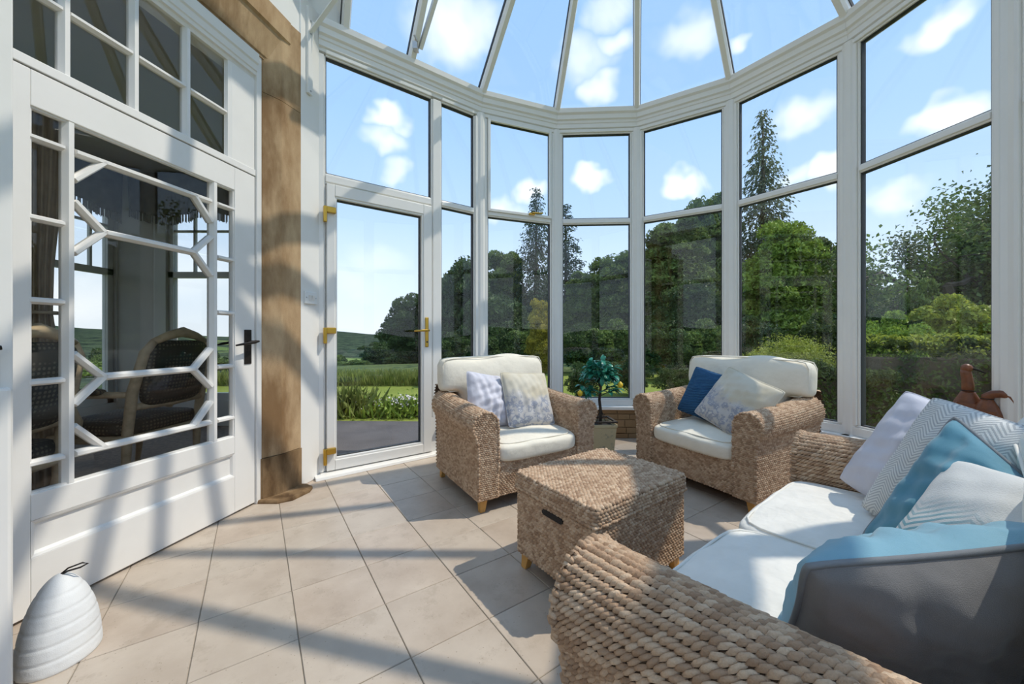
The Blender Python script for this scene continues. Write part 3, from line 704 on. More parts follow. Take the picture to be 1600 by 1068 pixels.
# back cushion with ears over the arms
def t_cushion(name, root, mat, iw, ow, z0, zm, z1, yc, th, lean, seed=0):
    import bmesh
    xs = np.array([-ow, -(ow+iw)/2, -iw, -iw/2, 0, iw/2, iw, (ow+iw)/2, ow]); zs = np.array([z0, (z0+zm)/2, zm, zm+(z1-zm)*.33, zm+(z1-zm)*.67, z1])
    b = bmesh.new(); vd = {}
    def gv(i, j, s):
        if (i, j, s) not in vd:
            x, z = xs[i], zs[j]; fx = 1-abs(x/ow)**4; fz = 1-abs((z-(z0+z1)/2)/(z1-z0)*2)**4; rc = abs(x/ow)**3*(j == len(zs)-1)
            top = .018*math.sin(x*9+seed)+.012*math.sin(x*17+seed)
            vd[(i,j,s)] = b.verts.new((x*(1-.06*rc), yc+s*th/2*(.62+.50*fx*fz)+(z-z0)*lean, z+(top-.022*rc if j == len(zs)-1 else 0)))
        return vd[(i,j,s)]
    cells = [(i, j) for i in range(8) for j in range(5) if j >= 2 or 2 <= i <= 5]; cs = set(cells)
    for i, j in cells:
        b.faces.new((gv(i,j,-1), gv(i+1,j,-1), gv(i+1,j+1,-1), gv(i,j+1,-1))); b.faces.new((gv(i,j,1), gv(i,j+1,1), gv(i+1,j+1,1), gv(i+1,j,1)))
        for di, dj, p, q in ((-1,0,(i,j),(i,j+1)), (1,0,(i+1,j),(i+1,j+1)), (0,-1,(i,j),(i+1,j)), (0,1,(i,j+1),(i+1,j+1))):
            if (i+di, j+dj) not in cs: b.faces.new((gv(*p,-1), gv(*q,-1), gv(*q,1), gv(*p,1)))
    bmesh.ops.recalc_face_normals(b, faces=b.faces)
    cl = b.edges.layers.float.new('crease_edge')
    for ed in b.edges:
        if len(ed.link_faces) == 2 and ed.calc_face_angle(0) > .9: ed[cl] = .12
    me = bpy.data.meshes.new(name); b.to_mesh(me); b.free()
    o = link(name, me, mat, root, True, fix=False); m = o.modifiers.new('smooth', 'SUBSURF'); m.levels = 3; m.render_levels = 3
    for s in (-1, 1):
        y = lambda z, x: yc+s*th/2*.66+(z-z0)*lean
        path = []
        for x, z in ((-iw+.02,zm+.008),(-ow+.06,zm+.008),(-ow+.025,zm+.03),(-ow+.012,zm+.07),(-ow+.014,z1-.06),(-ow+.035,z1-.022),(-ow+.09,z1-.012),(-.2,z1-.008),(0,z1-.004),(.2,z1-.008),(ow-.09,z1-.012),(ow-.035,z1-.022),(ow-.014,z1-.06),(ow-.012,zm+.07),(ow-.025,zm+.03),(ow-.06,zm+.008),(iw-.02,zm+.008)):
            path.append((x*.985, y(z, x)-s*.012, z-.004))
        MB().tube(path, .0045, 6).build('piping', mat, o, True)
    return o
t_cushion('back_cushion', ac, 'cream_cotton', .305, .455, .40, .645, .90, .235, .19, .10)
ac.location = (-.01,2.71,0); ac.rotation_euler = (0,0,math.radians(31.3))
tag(ac, 'wicker armchair with cream cushions standing between the glass door and the potted lemon tree', 'armchair', 'wicker armchairs')
ac2 = copy_tree(ac); ac2.location = (1.525,2.69,0); ac2.rotation_euler = (0,0,math.radians(-62.6))
tag(ac2, 'wicker armchair with cream cushions and a blue knitted cushion, beside the sofa', 'armchair', 'wicker armchairs')

# sofa
SA = math.radians(-142.); SC = Vector((1.023,.932,0))
sf = empty('sofa', SC, SA, 'wicker two-seat sofa with cream seat cushions and a row of scatter cushions', 'sofa')
seat_frame(sf, .815, .425, .088, .60, .108, .0128, .0178, back_z=.66, rp=999)
for sx in (-1,1):
    for sy in (-1,1): block_foot(sf, sx*.745, sy*.36, sx, sy)
piped_cushion('seat_cushion', sf, .645, .70, .135, 'white_cotton', (-.322,-.085,.358), (.02,0,0), .03, 2, 9.)
piped_cushion('seat_cushion', sf, .645, .70, .135, 'white_cotton', (.324,-.085,.358), (.02,0,0), .03, 5, 9.)
for x, s in ((-.33,3),(.33,6)):
    piped_cushion('back_cushion', sf, .66, .42, .16, 'white_cotton', (x,.265,.62), (math.radians(-78+180),0,0), .03, s, 4.5)

# storage ottoman
ot = empty('storage_ottoman', (.3985,1.684,0), math.radians(36.), 'woven wicker storage ottoman with a lid and a hand slot, between sofa and armchairs', 'ottoman')
ow, od, oz0, oz1, olid = .295, .232, .075, .355, .43
def rbox_path(hw_, hd_, r=.02):
    p = []
    for cx, cy, a0 in ((hw_-r,-hd_+r,-PI/2),(hw_-r,hd_-r,0),(-hw_+r,hd_-r,PI/2),(-hw_+r,-hd_+r,PI)):
        for k in range(5): a = a0+PI/2*k/4; p.append((cx+r*math.cos(a), cy+r*math.sin(a)))
    p.append(p[0]); return p
fpth, Lpth = polyinterp(rbox_path(ow, od)); fpl, Lpl = polyinterp(rbox_path(ow+.006, od+.006))
def obody(u, v): q = fpth(u); return np.stack([q[:,0], q[:,1], oz0+v*(oz1-oz0)], -1)
def olidside(u, v): q = fpl(u); return np.stack([q[:,0], q[:,1], oz1+.006+v*(olid-oz1-.012)], -1)
def otop(u, v): return np.stack([-ow+.004+u*2*(ow-.004), -od+.004+v*2*(od-.004), np.full_like(u, olid)+.004*np.sin(u*7)*np.sin(v*5)], -1)
wicker_part('body', ot, [(obody, Lpth, oz1-oz0, 1.)], .0180, .0118)
lid = wicker_part('lid', ot, [(olidside, Lpl, olid-oz1-.012, 1.), (otop, 2*ow, 2*od, 1.)], .0180, .0118)
rope('lid_edging', lid, [(x*.985, y*.985, olid-.002) for x, y in rbox_path(ow+.004, od+.004, .02)], .0105, .020)
rope('lid_edging', lid, [(x, y, oz1+.012) for x, y in rbox_path(ow+.009, od+.009, .02)], .008, .018)
MB().box((-ow+.01,-od+.01,oz0), (ow-.01,od-.01,oz0+.01)).build('bottom_board', 'wicker_base', ot)
# hand slot in the short side facing the house: solid plug coloured like shade
sl_ = MB(); rr = .0105
ring = [(-.075+rr+rr*math.cos(a), rr*math.sin(a)) for a in np.linspace(PI/2, 3*PI/2, 8)]+[(.045-rr+rr*math.cos(a), rr*math.sin(a)) for a in np.linspace(-PI/2, PI/2, 8)]
sl_.loft([[(-ow+.01, y, .325+z) for y, z in ring], [(-ow-.0125, y, .325+z) for y, z in ring]]).build('hand_slot_plug', 'near_black', ot)
for sx in (-1,1):
    for sy in (-1,1): block_foot(ot, sx*(ow-.04), sy*(od-.04), sx, sy, .078, .05)

# ------------------------------------------------------------------ scatter cushions
def pillow_V(w, h, th, res=40, pinch=.06, wr=.006, seed=0, sag=0.):
    u, v = np.meshgrid(np.linspace(-1,1,res), np.linspace(-1,1,res), indexing='ij'); u = u.ravel(); v = v.ravel()
    prof = ((1-u**2)*(1-v**2)).clip(0)**.46
    x = u*w/2*(1-pinch*(1-v**2)); z = v*h/2*(1-pinch*(1-u**2))
    cr_ = (u*v)**6; x = x*(1-.05*cr_); z = z*(1-.05*cr_)
    z = z-sag*(1-np.abs(u))*(v > 0)*v
    ph = seed*2.1
    wv = (np.sin(7*u*1.3+4*v+ph)*np.sin(5*v-6*u+ph*1.7)+.6*np.sin(13*u-9*v+ph)*np.sin(4*u+11*v+ph)+.35*np.sin(23*u+6*v+2*ph))
    edge = ((1-np.abs(u))*(1-np.abs(v))).clip(0)**.3
    cr = .5*np.exp(-((np.abs(u)-.8)**2+(np.abs(v)-.8)**2)/.05)*np.sin(16*(u-v*np.sign(u*v))+ph)
    f = -(th/2*prof+wr*(wv+cr)*edge); bk = th/2*prof+wr*.7*(np.roll(wv, 7)+cr)*edge
    return x, z, f, bk, res
def pillow(name, label, M, w, h, th, front, back=None, pipe=None, seed=0, wr=.006, pinch=.06, group=None, sag=0.):
    x, z, f, bk, res = pillow_V(w, h, th, 40, pinch, wr, seed, sag)
    root = bpy.data.objects.new(name, None); col.objects.link(root); root.matrix_world = M; root.empty_display_size = .1
    tag(root, label, 'cushion', group)
    idx = np.arange(res*res).reshape(res,res); q = np.stack([idx[:-1,:-1], idx[1:,:-1], idx[1:,1:], idx[:-1,1:]], -1).reshape(-1,4)
    link('front_cover', np_mesh('front_cover', np.stack([x,f,z],-1), q), front, root, True, fix=False)
    link('back_cover', np_mesh('back_cover', np.stack([x,bk,z],-1), q[:,::-1]), back or front, root, True, fix=False)
    G = lambda a: a.reshape(res,res)
    X, Z, Y = G(x), G(z), G((f+bk)/2)
    b = [(X[i,0],Y[i,0],Z[i,0]) for i in range(res)]+[(X[-1,j],Y[-1,j],Z[-1,j]) for j in range(1,res)]+[(X[i,-1],Y[i,-1],Z[i,-1]) for i in range(res-2,-1,-1)]+[(X[0,j],Y[0,j],Z[0,j]) for j in range(res-2,0,-1)]
    MB().tube(b, .0055 if pipe else .0025, 6, True).build('piping', pipe or front, root, True)
    return root
def PM(base, pos, lean, yaw, roll=0.):
    """pillow pose: yaw about z (front faces -y at yaw 0), lean top backwards, roll in its own plane"""
    return base @ Matrix.Translation(pos) @ Matrix.Rotation(math.radians(yaw), 4, 'Z') @ Matrix.Rotation(math.radians(-lean), 4, 'X') @ Matrix.Rotation(math.radians(roll), 4, 'Y')

# printed cushions: a generic cream cloth with drifting slate-blue blotches
m, t = new_mat('print_cream'); o = t.node('ShaderNodeTexCoord').outputs['Object']
sx, sy, sz = [t.node('ShaderNodeSeparateXYZ', {0: o}).outputs[k] for k in range(3)]
n1 = t.noise(o, 6., 5., .6); n2 = t.noise(o, 22., 5., .65)
low = t.maprange(t.math('ADD', sz, t.math('MULTIPLY', t.math('SUBTRACT', n1, .5), .30)), .05, -.03)
c = t.mix(t.maprange(n1, .42, .66), (.63,.58,.475), (.58,.51,.38))
c = t.mix(t.math('MULTIPLY', low, .75), c, (.50,.49,.50))
c = t.mix(t.math('MULTIPLY', t.math('MULTIPLY', low, t.maprange(n2, .46, .56)), .8), c, (.23,.26,.35))
c = t.mix(t.math('MULTIPLY', t.maprange(n2, .56, .66), t.math('MULTIPLY', low, .8)), c, (.70,.68,.62))
finish(t, c, .8, 0, t.bump(t.noise(o, 600., 1.), .2, .003), .2)
# blue rib knit
m, t = new_mat('blue_knit'); o = t.node('ShaderNodeTexCoord').outputs['Object']
wv = t.node('ShaderNodeTexWave', {'Vector': t.node('ShaderNodeMapping', {'Vector': o, 'Rotation': (0,.35,0)}).outputs[0], 'Scale': 26., 'Distortion': .6, 'Detail': 2.}, wave_type='BANDS', bands_direction='Z').outputs[1]
c = t.mix(wv, (.018,.065,.15), (.045,.14,.27))
finish(t, c, .85, 0, t.bump(wv, .8, .006), .2)
def herring(name, ca, cb, f, g, k, patch=None):
    m, t = new_mat(name); o = t.node('ShaderNodeTexCoord').outputs['Object']
    sp = t.node('ShaderNodeSeparateXYZ', {0: o}); X, Z = sp.outputs[0], sp.outputs[2]
    tri = t.math('ABSOLUTE', t.math('SUBTRACT', t.math('FRACT', t.math('MULTIPLY', X, g)), .5))
    s = t.math('FRACT', t.math('ADD', t.math('MULTIPLY', Z, f), t.math('MULTIPLY', tri, k)))
    s = t.math('MULTIPLY', t.maprange(s, .45, .55), t.maprange(s, 1., .93))
    if patch: s = t.math('MULTIPLY', s, t.maprange(t.math('ADD', Z, t.math('MULTIPLY', t.noise(o, 9., 3.), .12)), *patch))
    finish(t, t.mix(s, ca, cb), .9, 0, t.bump(t.math('ADD', t.noise(o, 350., 2.), t.math('MULTIPLY', s, .5)), .35, .004), .15, .1)
herring('herringbone_grey', (.70,.69,.655), (.44,.445,.44), 92., 15., 5.5)
herring('herringbone_teal', (.66,.65,.62), (.20,.38,.42), 60., 5., 9., (.14, .03))

MA = Matrix.Translation(ac.location) @ Matrix.Rotation(ac.rotation_euler.z, 4, 'Z'); MB2 = Matrix.Translation(ac2.location) @ Matrix.Rotation(ac2.rotation_euler.z, 4, 'Z')
MS = Matrix.Translation(SC) @ Matrix.Rotation(SA, 4, 'Z')
pillow('scatter_cushion', 'pale lavender satin cushion on the armchair beside the glass door', PM(MA, (-.16,-.005,.605), 24, 6, 12), .40, .38, .16, 'lavender_satin', seed=1, wr=.014)
pillow('scatter_cushion', 'cream printed cushion with grey-blue blotches on the armchair beside the glass door', PM(MA, (.09,-.09,.60), 24, 2, 4), .40, .40, .14, 'print_cream', pipe='print_cream', seed=2)
pillow('scatter_cushion', 'dark blue ribbed knit cushion on the armchair beside the sofa', PM(MB2, (-.09,-.01,.605), 22, 14, 14), .38, .38, .16, 'blue_knit', seed=3)
pillow('scatter_cushion', 'cream printed cushion with blue blotches on the armchair beside the sofa', PM(MB2, (.16,-.10,.60), 30, 0, 20), .44, .42, .16, 'print_cream', pipe='print_cream', seed=4)
pillow('scatter_cushion', 'lavender grey satin cushion leaning on the far sofa arm', PM(MS, (-.47,.00,.615), 24, 62, 16), .44, .42, .18, 'lavender_satin', seed=5, wr=.010)
pillow('scatter_cushion', 'white and grey herringbone cushion on the sofa behind the teal cushion', PM(MS, (-.27,.10,.62), 24, 62, 12), .46, .44, .18, 'herringbone_grey', seed=6)
pillow('scatter_cushion', 'crumpled teal velvet cushion with grey piping in the middle of the sofa', PM(MS, (-.05,.15,.595), 27, 66, 14), .46, .44, .23, 'teal_velvet', pipe='grey_piping', seed=7, wr=.020, sag=.10)
pillow('scatter_cushion', 'white fluffy cushion with a teal chevron patch on the sofa', PM(MS, (.14,.19,.57), 42, 66, 6), .50, .42, .21, 'herringbone_teal', seed=8)
pillow('scatter_cushion', 'pale blue velvet cushion lying at the sofa back behind the herringbone cushion', PM(MS, (-.14,.27,.70), 30, 40, 6), .40, .34, .14, 'sky_velvet', seed=9)
pillow('scatter_cushion', 'large velvet cushion with grey back and pale blue front in the near sofa corner', PM(Matrix.Identity(4), (.765,.675,.558), 28, 181, 9), .54, .36, .21, 'sky_velvet', 'grey_velvet', 'grey_piping', seed=10, wr=.014, pinch=.09)

# ------------------------------------------------------------------ lemon tree in a square pot
lt = empty('potted_lemon_tree', (.735,3.10,0), .10, 'artificial lemon tree with teal-green leaves in a cream square pot between the armchairs', 'plant')
sq = lambda r, z: [(-r,-r,z),(r,-r,z),(r,r,z),(-r,r,z)]
m, t = new_mat('crackle_pot'); o = t.node('ShaderNodeTexCoord').outputs['Object']
c = t.mix(t.maprange(t.noise(o, 14., 5., .7), .55, .68), (.55,.45,.26), (.20,.19,.16)); finish(t, c, .7, 0, t.bump(t.noise(o, 60., 4.), .3, .004))
pot = MB().loft([sq(.080,0), sq(.104,.31), sq(.110,.31), sq(.110,.335), sq(.096,.335), sq(.092,.30)]).build('pot', 'crackle_pot', lt, bevel=.003)
rm = MB(); rect_frame(rm, -.111, .111, -.111, .111, .02, 0, .012); o = rm.build('rim', 'stem_wood', pot); o.rotation_euler = (PI/2,0,0); o.location = (0,0,.348)
MB().loft([sq(.090,.28), sq(.094,.318)]).build('soil', 'soil', lt)
tr = [(0,0,.30),(.006,.0,.42),(-.004,.004,.52),(.006,0,.62),(0,0,.75),(.004,0,.86)]
MB().tube(tr, [.016,.013,.012,.012,.009,.004], 8).build('trunk', 'stem_wood', lt, True)
for k in range(5):
    a = 2*PI*k/5+.4; MB().tube([(.07*math.cos(a),.07*math.sin(a),.318),(.035*math.cos(a),.035*math.sin(a),.38),(.004,0,.46)], .003, 5).build('root_stake', 'stem_wood', lt)
lv = [];
n = 7
for i in range(n):
    s = i/(n-1); wdt = .019*math.sin(PI*min(1, s*.92+.06))**.8; z = -.012*math.sin(s*PI)+.016*(s*s)
    lv += [(s*.075, -wdt, -z+.006), (s*.075, 0, -z), (s*.075, wdt, -z+.006)]
lf = [(i*3+j, i*3+j+1, (i+1)*3+j+1, (i+1)*3+j) for i in range(n-1) for j in range(2)]
lme = bpy.data.meshes.new('leaf'); lme.from_pydata(lv, [], lf); lme.materials.append(MATS['leaf_lemon']); lme.polygons.foreach_set('use_smooth', [True]*len(lf))
tip = []
for k in range(20):
    a = 2.4*k; el = random.uniform(-.25,1.2); r = random.uniform(.085,.155)
    tip.append(Vector((r*math.cos(a)*math.cos(el*.8), r*math.sin(a)*math.cos(el*.8), .70+r*math.sin(el)*1.05)))
tip += [Vector((-.17,-.02,.60)), Vector((-.13,.05,.62)), Vector((.16,.03,.64)), Vector((.13,-.06,.61))]
for q in tip:
    b0 = Vector((0,0,min(.84, max(.55, q.z-.06))))
    MB().tube([b0, (b0+q)/2+Vector((0,0,.012)), q], [.004,.003,.002], 5).build('twig', 'stem_wood', lt)
    for k in range(11):
        o = bpy.data.objects.new('leaf', lme); col.objects.link(o); o.parent = lt
        s = random.uniform(.35,1); o.location = b0.lerp(q, s)
        d = Vector((random.gauss(0,1), random.gauss(0,1), random.gauss(-.1,.6)))+(q-b0).normalized()*.9
        o.rotation_euler = d.to_track_quat('X', 'Z').to_euler(); s = random.uniform(.8,1.2); o.scale = (s,s,s)
for q in ((-.185,-.05,.585), (.135,-.10,.655), (.155,.02,.60)):
    MB().lathe([(0,-.028),(.008,-.025),(.019,-.012),(.022,.002),(.018,.014),(.008,.023),(.004,.028),(0,.029)], 14).build('lemon', 'lemon', lt, True, loc=q)

# ------------------------------------------------------------------ quilted door stop
ds = empty('door_stop', (-1.345,1.20,0), .35, 'white quilted beehive-shaped fabric door stop with a loop, on the floor by the door', 'door stop')
ds.location = (gpt(88,1028).x, gpt(88,1028).y+.01, 0)
rings = [(.002,0)]; prof_ = []
for i in range(61):
    s = i/60; z = .27*s; r = .094*(1-s**2.6)**.62*(1-.12*s)+.004
    r -= .0022*max(0, math.cos(2*PI*z/.044))**6*(s < .93); prof_.append((max(r,.003), z))
rr = []
for r, z in prof_:
    rg = []
    for k in range(56):
        a = 2*PI*k/56; seam = max(math.exp(-((a-4.05+.25*z)/.05)**2), math.exp(-((a-1.2)/.05)**2)); q = r*(1-.035*seam); rg.append((q*math.cos(a)*.95, q*math.sin(a)*1.05, z))
    rr.append(rg)
MB().loft(rr).build('body', 'quilt_white', ds, True)
MB().tube([(.0,.0,.266),(.02,.0,.284),(.05,.01,.290),(.062,.012,.284),(.05,.0,.280),(.02,-.004,.276),(0,0,.264)], .0028, 6).build('loop', 'iron', ds, True)
MB().box((-.012,-.003,0), (.012,.003,.03)).build('fabric_tag', 'iron', ds, loc=(-.097,-.072,.10)).rotation_euler = (.5,0,.9)

# ------------------------------------------------------------------ pair of leather birds on the window sill
def bird(name, label, loc, rz, sc, bent):
    b = empty(name, loc, rz, label, 'ornament', 'leather birds on the sill'); b.scale = (sc,)*3; Z = lambda z: .41+(z-.235)*.70
    body = MB().loft([[(x*w_, y*d_, Z(z)) for x, y in [(math.cos(2*PI*k/20), math.sin(2*PI*k/20)) for k in range(20)]] for w_, d_, z in ((.01,.01,.235),(.075,.05,.238),(.088,.056,.25),(.082,.054,.29),(.062,.045,.36),(.042,.036,.42),(.032,.030,.45))]).build('body', 'leather', b, True)
    if bent: path = [(0,0,.43),(.0,0,.47),(.03,0,.51),(.075,0,.52),(.115,0,.495),(.135,0,.44),(.142,0,.36),(.148,0,.28),(.155,0,.245)]; hd_ = (.175,0,.232); bk = [(.19,0,.232),(.235,0,.205),(.275,0,.175)]
    else: path = [(0,0,.43),(0,0,.50),(-.004,0,.58),(-.010,0,.64),(-.010,0,.675)]; hd_ = (-.006,0,.69); bk = [(.015,0,.692),(.05,0,.675),(.085,0,.648)]
    path = [(x,y,Z(z)) for x,y,z in path]; bk = [(x,y,Z(z)) for x,y,z in bk]; hd_ = (hd_[0],hd_[1],Z(hd_[2]))
    MB().tube(path, [.034,.033]+[.030]*(len(path)-3)+[.027], 14).build('neck', 'leather', body, True)
    MB().lathe([(0,-.034),(.022,-.027),(.031,-.008),(.032,.006),(.026,.022),(.012,.033),(0,.035)], 16).build('head', 'leather', body, True, loc=hd_)
    MB().tube(bk, [.010,.008,.004], 8).build('beak', 'near_black', body, True)
    MB().tube([(-.033*math.cos(a),.032*math.sin(a),Z(.452)) for a in np.linspace(0, 2*PI, 24, endpoint=False)], .004, 6, True).build('collar', 'near_black', body)
    for sy in (-1, 1):
        MB().loft([[(-.06,sy*.05,Z(.33)),(-.085,sy*.045,Z(.25)),(.05,sy*.052,Z(.25)),(.06,sy*.048,Z(.31))], [(-.055,sy*.060,Z(.33)),(-.09,sy*.056,Z(.245)),(.05,sy*.062,Z(.245)),(.058,sy*.058,Z(.315))]]).build('wing', 'leather', body)
        lg = MB().tube([(0+sy*.02,sy*.022,.42),(sy*.02+.004,sy*.022,.2),(sy*.02,sy*.022,.0)], [.008,.006,.007], 8).build('leg', 'stem_wood', b, True)
        MB().box((sy*.02-.012,sy*.022-.014,0), (sy*.02+.035,sy*.022+.014,.008)).build('foot', 'stem_wood', lg)
sd67 = Vector(P[7])-Vector(P[6]); tt = sd67.normalized(); inn = Vector((tt.y,-tt.x))
q = Vector(P[6])+tt*.66+inn*.062
bird('leather_bird', 'brown leather wading bird with an upright neck on the sill behind the sofa', (q.x, q.y, ZS), math.radians(-48), .74, False)
q = Vector(P[6])+tt*.735+inn*.062
bird('leather_bird', 'brown leather wading bird with its neck bent down on the sill behind the sofa', (q.x, q.y, ZS), math.radians(-62), .68, True)

# ------------------------------------------------------------------ dining room behind the glazed doors
DX, DY, DZ = -4.5, 4.35, 2.95
DPOLY = [(DX-.16,-1.0),(-2.20,-1.0),(-1.72,2.30),(-1.74,2.60),(-2.30,DY+.16),(DX-.16,DY+.16)]
fd_ = MB().prism(DPOLY, -.06, -.005).build('floor_dining', 'dining_carpet'); tag(fd_, kind='structure')
cd = MB().prism(DPOLY, DZ, DZ+.1).build('ceiling_dining', 'dining_ceiling'); tag(cd, kind='structure')
def wall_with_opening(name, axis, c0, c1, a0, a1, openings):
    """wall slab between thickness c0..c1, running a0..a1, with (lo, hi, z0, z1) openings"""
    r = empty(name, kind='structure'); bx = lambda p, q, z0, z1: (MB().box((c0,p,z0),(c1,q,z1)) if axis == 'y' else MB().box((p,c0,z0),(q,c1,z1))).build('wall_panel', 'dining_paint', r)
    cur = a0
    for lo, hi, z0, z1 in openings:
        bx(cur, lo, 0, DZ); bx(lo, hi, 0, z0); bx(lo, hi, z1, DZ); cur = hi
    bx(cur, a1, 0, DZ); return r
wall_with_opening('wall_dining_west', 'y', DX-.16, DX, -.9, DY+.25, [(1.90,2.90,.30,2.62),(3.25,4.22,.30,2.62)])
wall_with_opening('wall_dining_north', 'x', DY, DY+.16, DX, -2.2, [(-4.06,-2.70,.30,2.62)])
wr_ = MB().prism([(-2.20,DY+.16),(-2.34,DY+.16),(-1.84,2.60),(-1.70,2.60)], 0, DZ).build('wall_dining_east', 'dining_wall'); tag(wr_, kind='structure')
ws_ = MB().box((DX-.3,-1.1,0), (-2.15,-.9,DZ)).build('wall_dining_south', 'dining_wall'); tag(ws_, kind='structure')
def sash(n, axis, c, lo, hi):
    e = empty('window_%d' % n, kind='structure')
    def B(nm, p, q, z0, z1, mat='dining_paint', d=.03):
        (MB().box((c-d,p,z0),(c+d,q,z1)) if axis == 'y' else MB().box((p,c-d,z0),(q,c+d,z1))).build(nm, mat, e)
    B('jamb', lo, lo+.06, .30, 2.62); B('jamb', hi-.06, hi, .30, 2.62); B('bottom_rail', lo, hi, .30, .38); B('head_rail', lo, hi, 2.56, 2.62); B('meeting_rail', lo, hi, 1.74, 1.81)
    B('muntin', lo+.06, hi-.06, 2.28, 2.305, d=.015)
    for f in (.22, .78): x = lo+(hi-lo)*f; B('muntin', x-.012, x+.012, 1.81, 2.56, d=.015)
    B('pane', lo+.06, hi-.06, .38, 1.74, 'glass_old', .003); B('pane', lo+.06, hi-.06, 1.81, 2.56, 'glass_old', .003)
sash(31, 'y', DX-.06, 1.90, 2.90); sash(32, 'y', DX-.06, 3.25, 4.22); sash(33, 'x', DY+.06, -4.06, -2.70)
MB().prism([(DX,4.24),(DX+.30,DY-.0),(DX,DY)], 0, DZ).build('trim_3', 'dining_paint')['kind'] = 'structure'
def pelmet(label, p0, p1, drop, seed):
    p0, p1 = Vector(p0), Vector(p1); L = (p1-p0).length; t = (p1-p0).normalized(); n = Vector((t.y,-t.x,0))
    e = empty('pelmet', (p0.x,p0.y,0), math.atan2(t.y,t.x), label, 'pelmet', 'fringed pelmets over the dining room windows')
    N = 90
    rows = []
    for s in np.linspace(0,1,7): rows.append([(L*i/N, -.02+.018*math.sin(i*.9+seed)*s, DZ-.05-(DZ-.05-2.50+.10*abs(math.sin(i/N*PI*2.5)))*s) for i in range(N+1)])
    f = [(r*(N+1)+i, r*(N+1)+i+1, (r+1)*(N+1)+i+1, (r+1)*(N+1)+i) for r in range(6) for i in range(N)]
    o = MB().add([p for r in rows for p in r], f).build('valance', 'pelmet_cloth', e, True); o.modifiers.new('solid', 'SOLIDIFY').thickness = .012
    fr_ = MB()
    for i in range(int(L/.011)):
        x = i*.011+.004; k = min(N, int(x/L*N)); b = rows[-1][k]; l = random.uniform(.08,.10); fr_.box((x-.0028,b[1]-.014,b[2]-l), (x+.0028,b[1]-.008,b[2]+.01))
    q = fr_.build('fringe', 'fringe', e); q['kind'] = 'stuff'
pelmet('dark fringed pelmet above the dining room end window', (-4.35,DY-.12,0), (-2.2,DY-.12,0), .25, 1)
pelmet('dark fringed pelmet above the dining room side windows', (DX+.12,.9,0), (DX+.12,DY-.2,0), .25, 2)
cu = empty('curtain', (-3.02,2.34,0), .9, 'pale brown curtain hanging at the edge of the dining room window', 'curtain')
rows = []
for z, wd in ((0,.34),(.25,.32),(.55,.27),(.9,.22),(1.2,.16),(1.5,.17),(2.0,.24),(2.7,.28)):
    rows.append([(wd*(i/40-.5), .035*math.sin(i*1.15)*(.5+wd), z) for i in range(41)])
o = MB().add([p for r in rows for p in r], [(r*41+i, r*41+i+1, (r+1)*41+i+1, (r+1)*41+i) for r in range(7) for i in range(40)]).build('drape', 'curtain_cloth', cu, True); o.modifiers.new('solid', 'SOLIDIFY').thickness = .006
MB().tube([(.10*math.cos(a),.05*math.sin(a),1.2) for a in np.linspace(0, 2*PI, 20, endpoint=False)], .012, 6, True).build('tieback', 'curtain_cloth', cu, True)

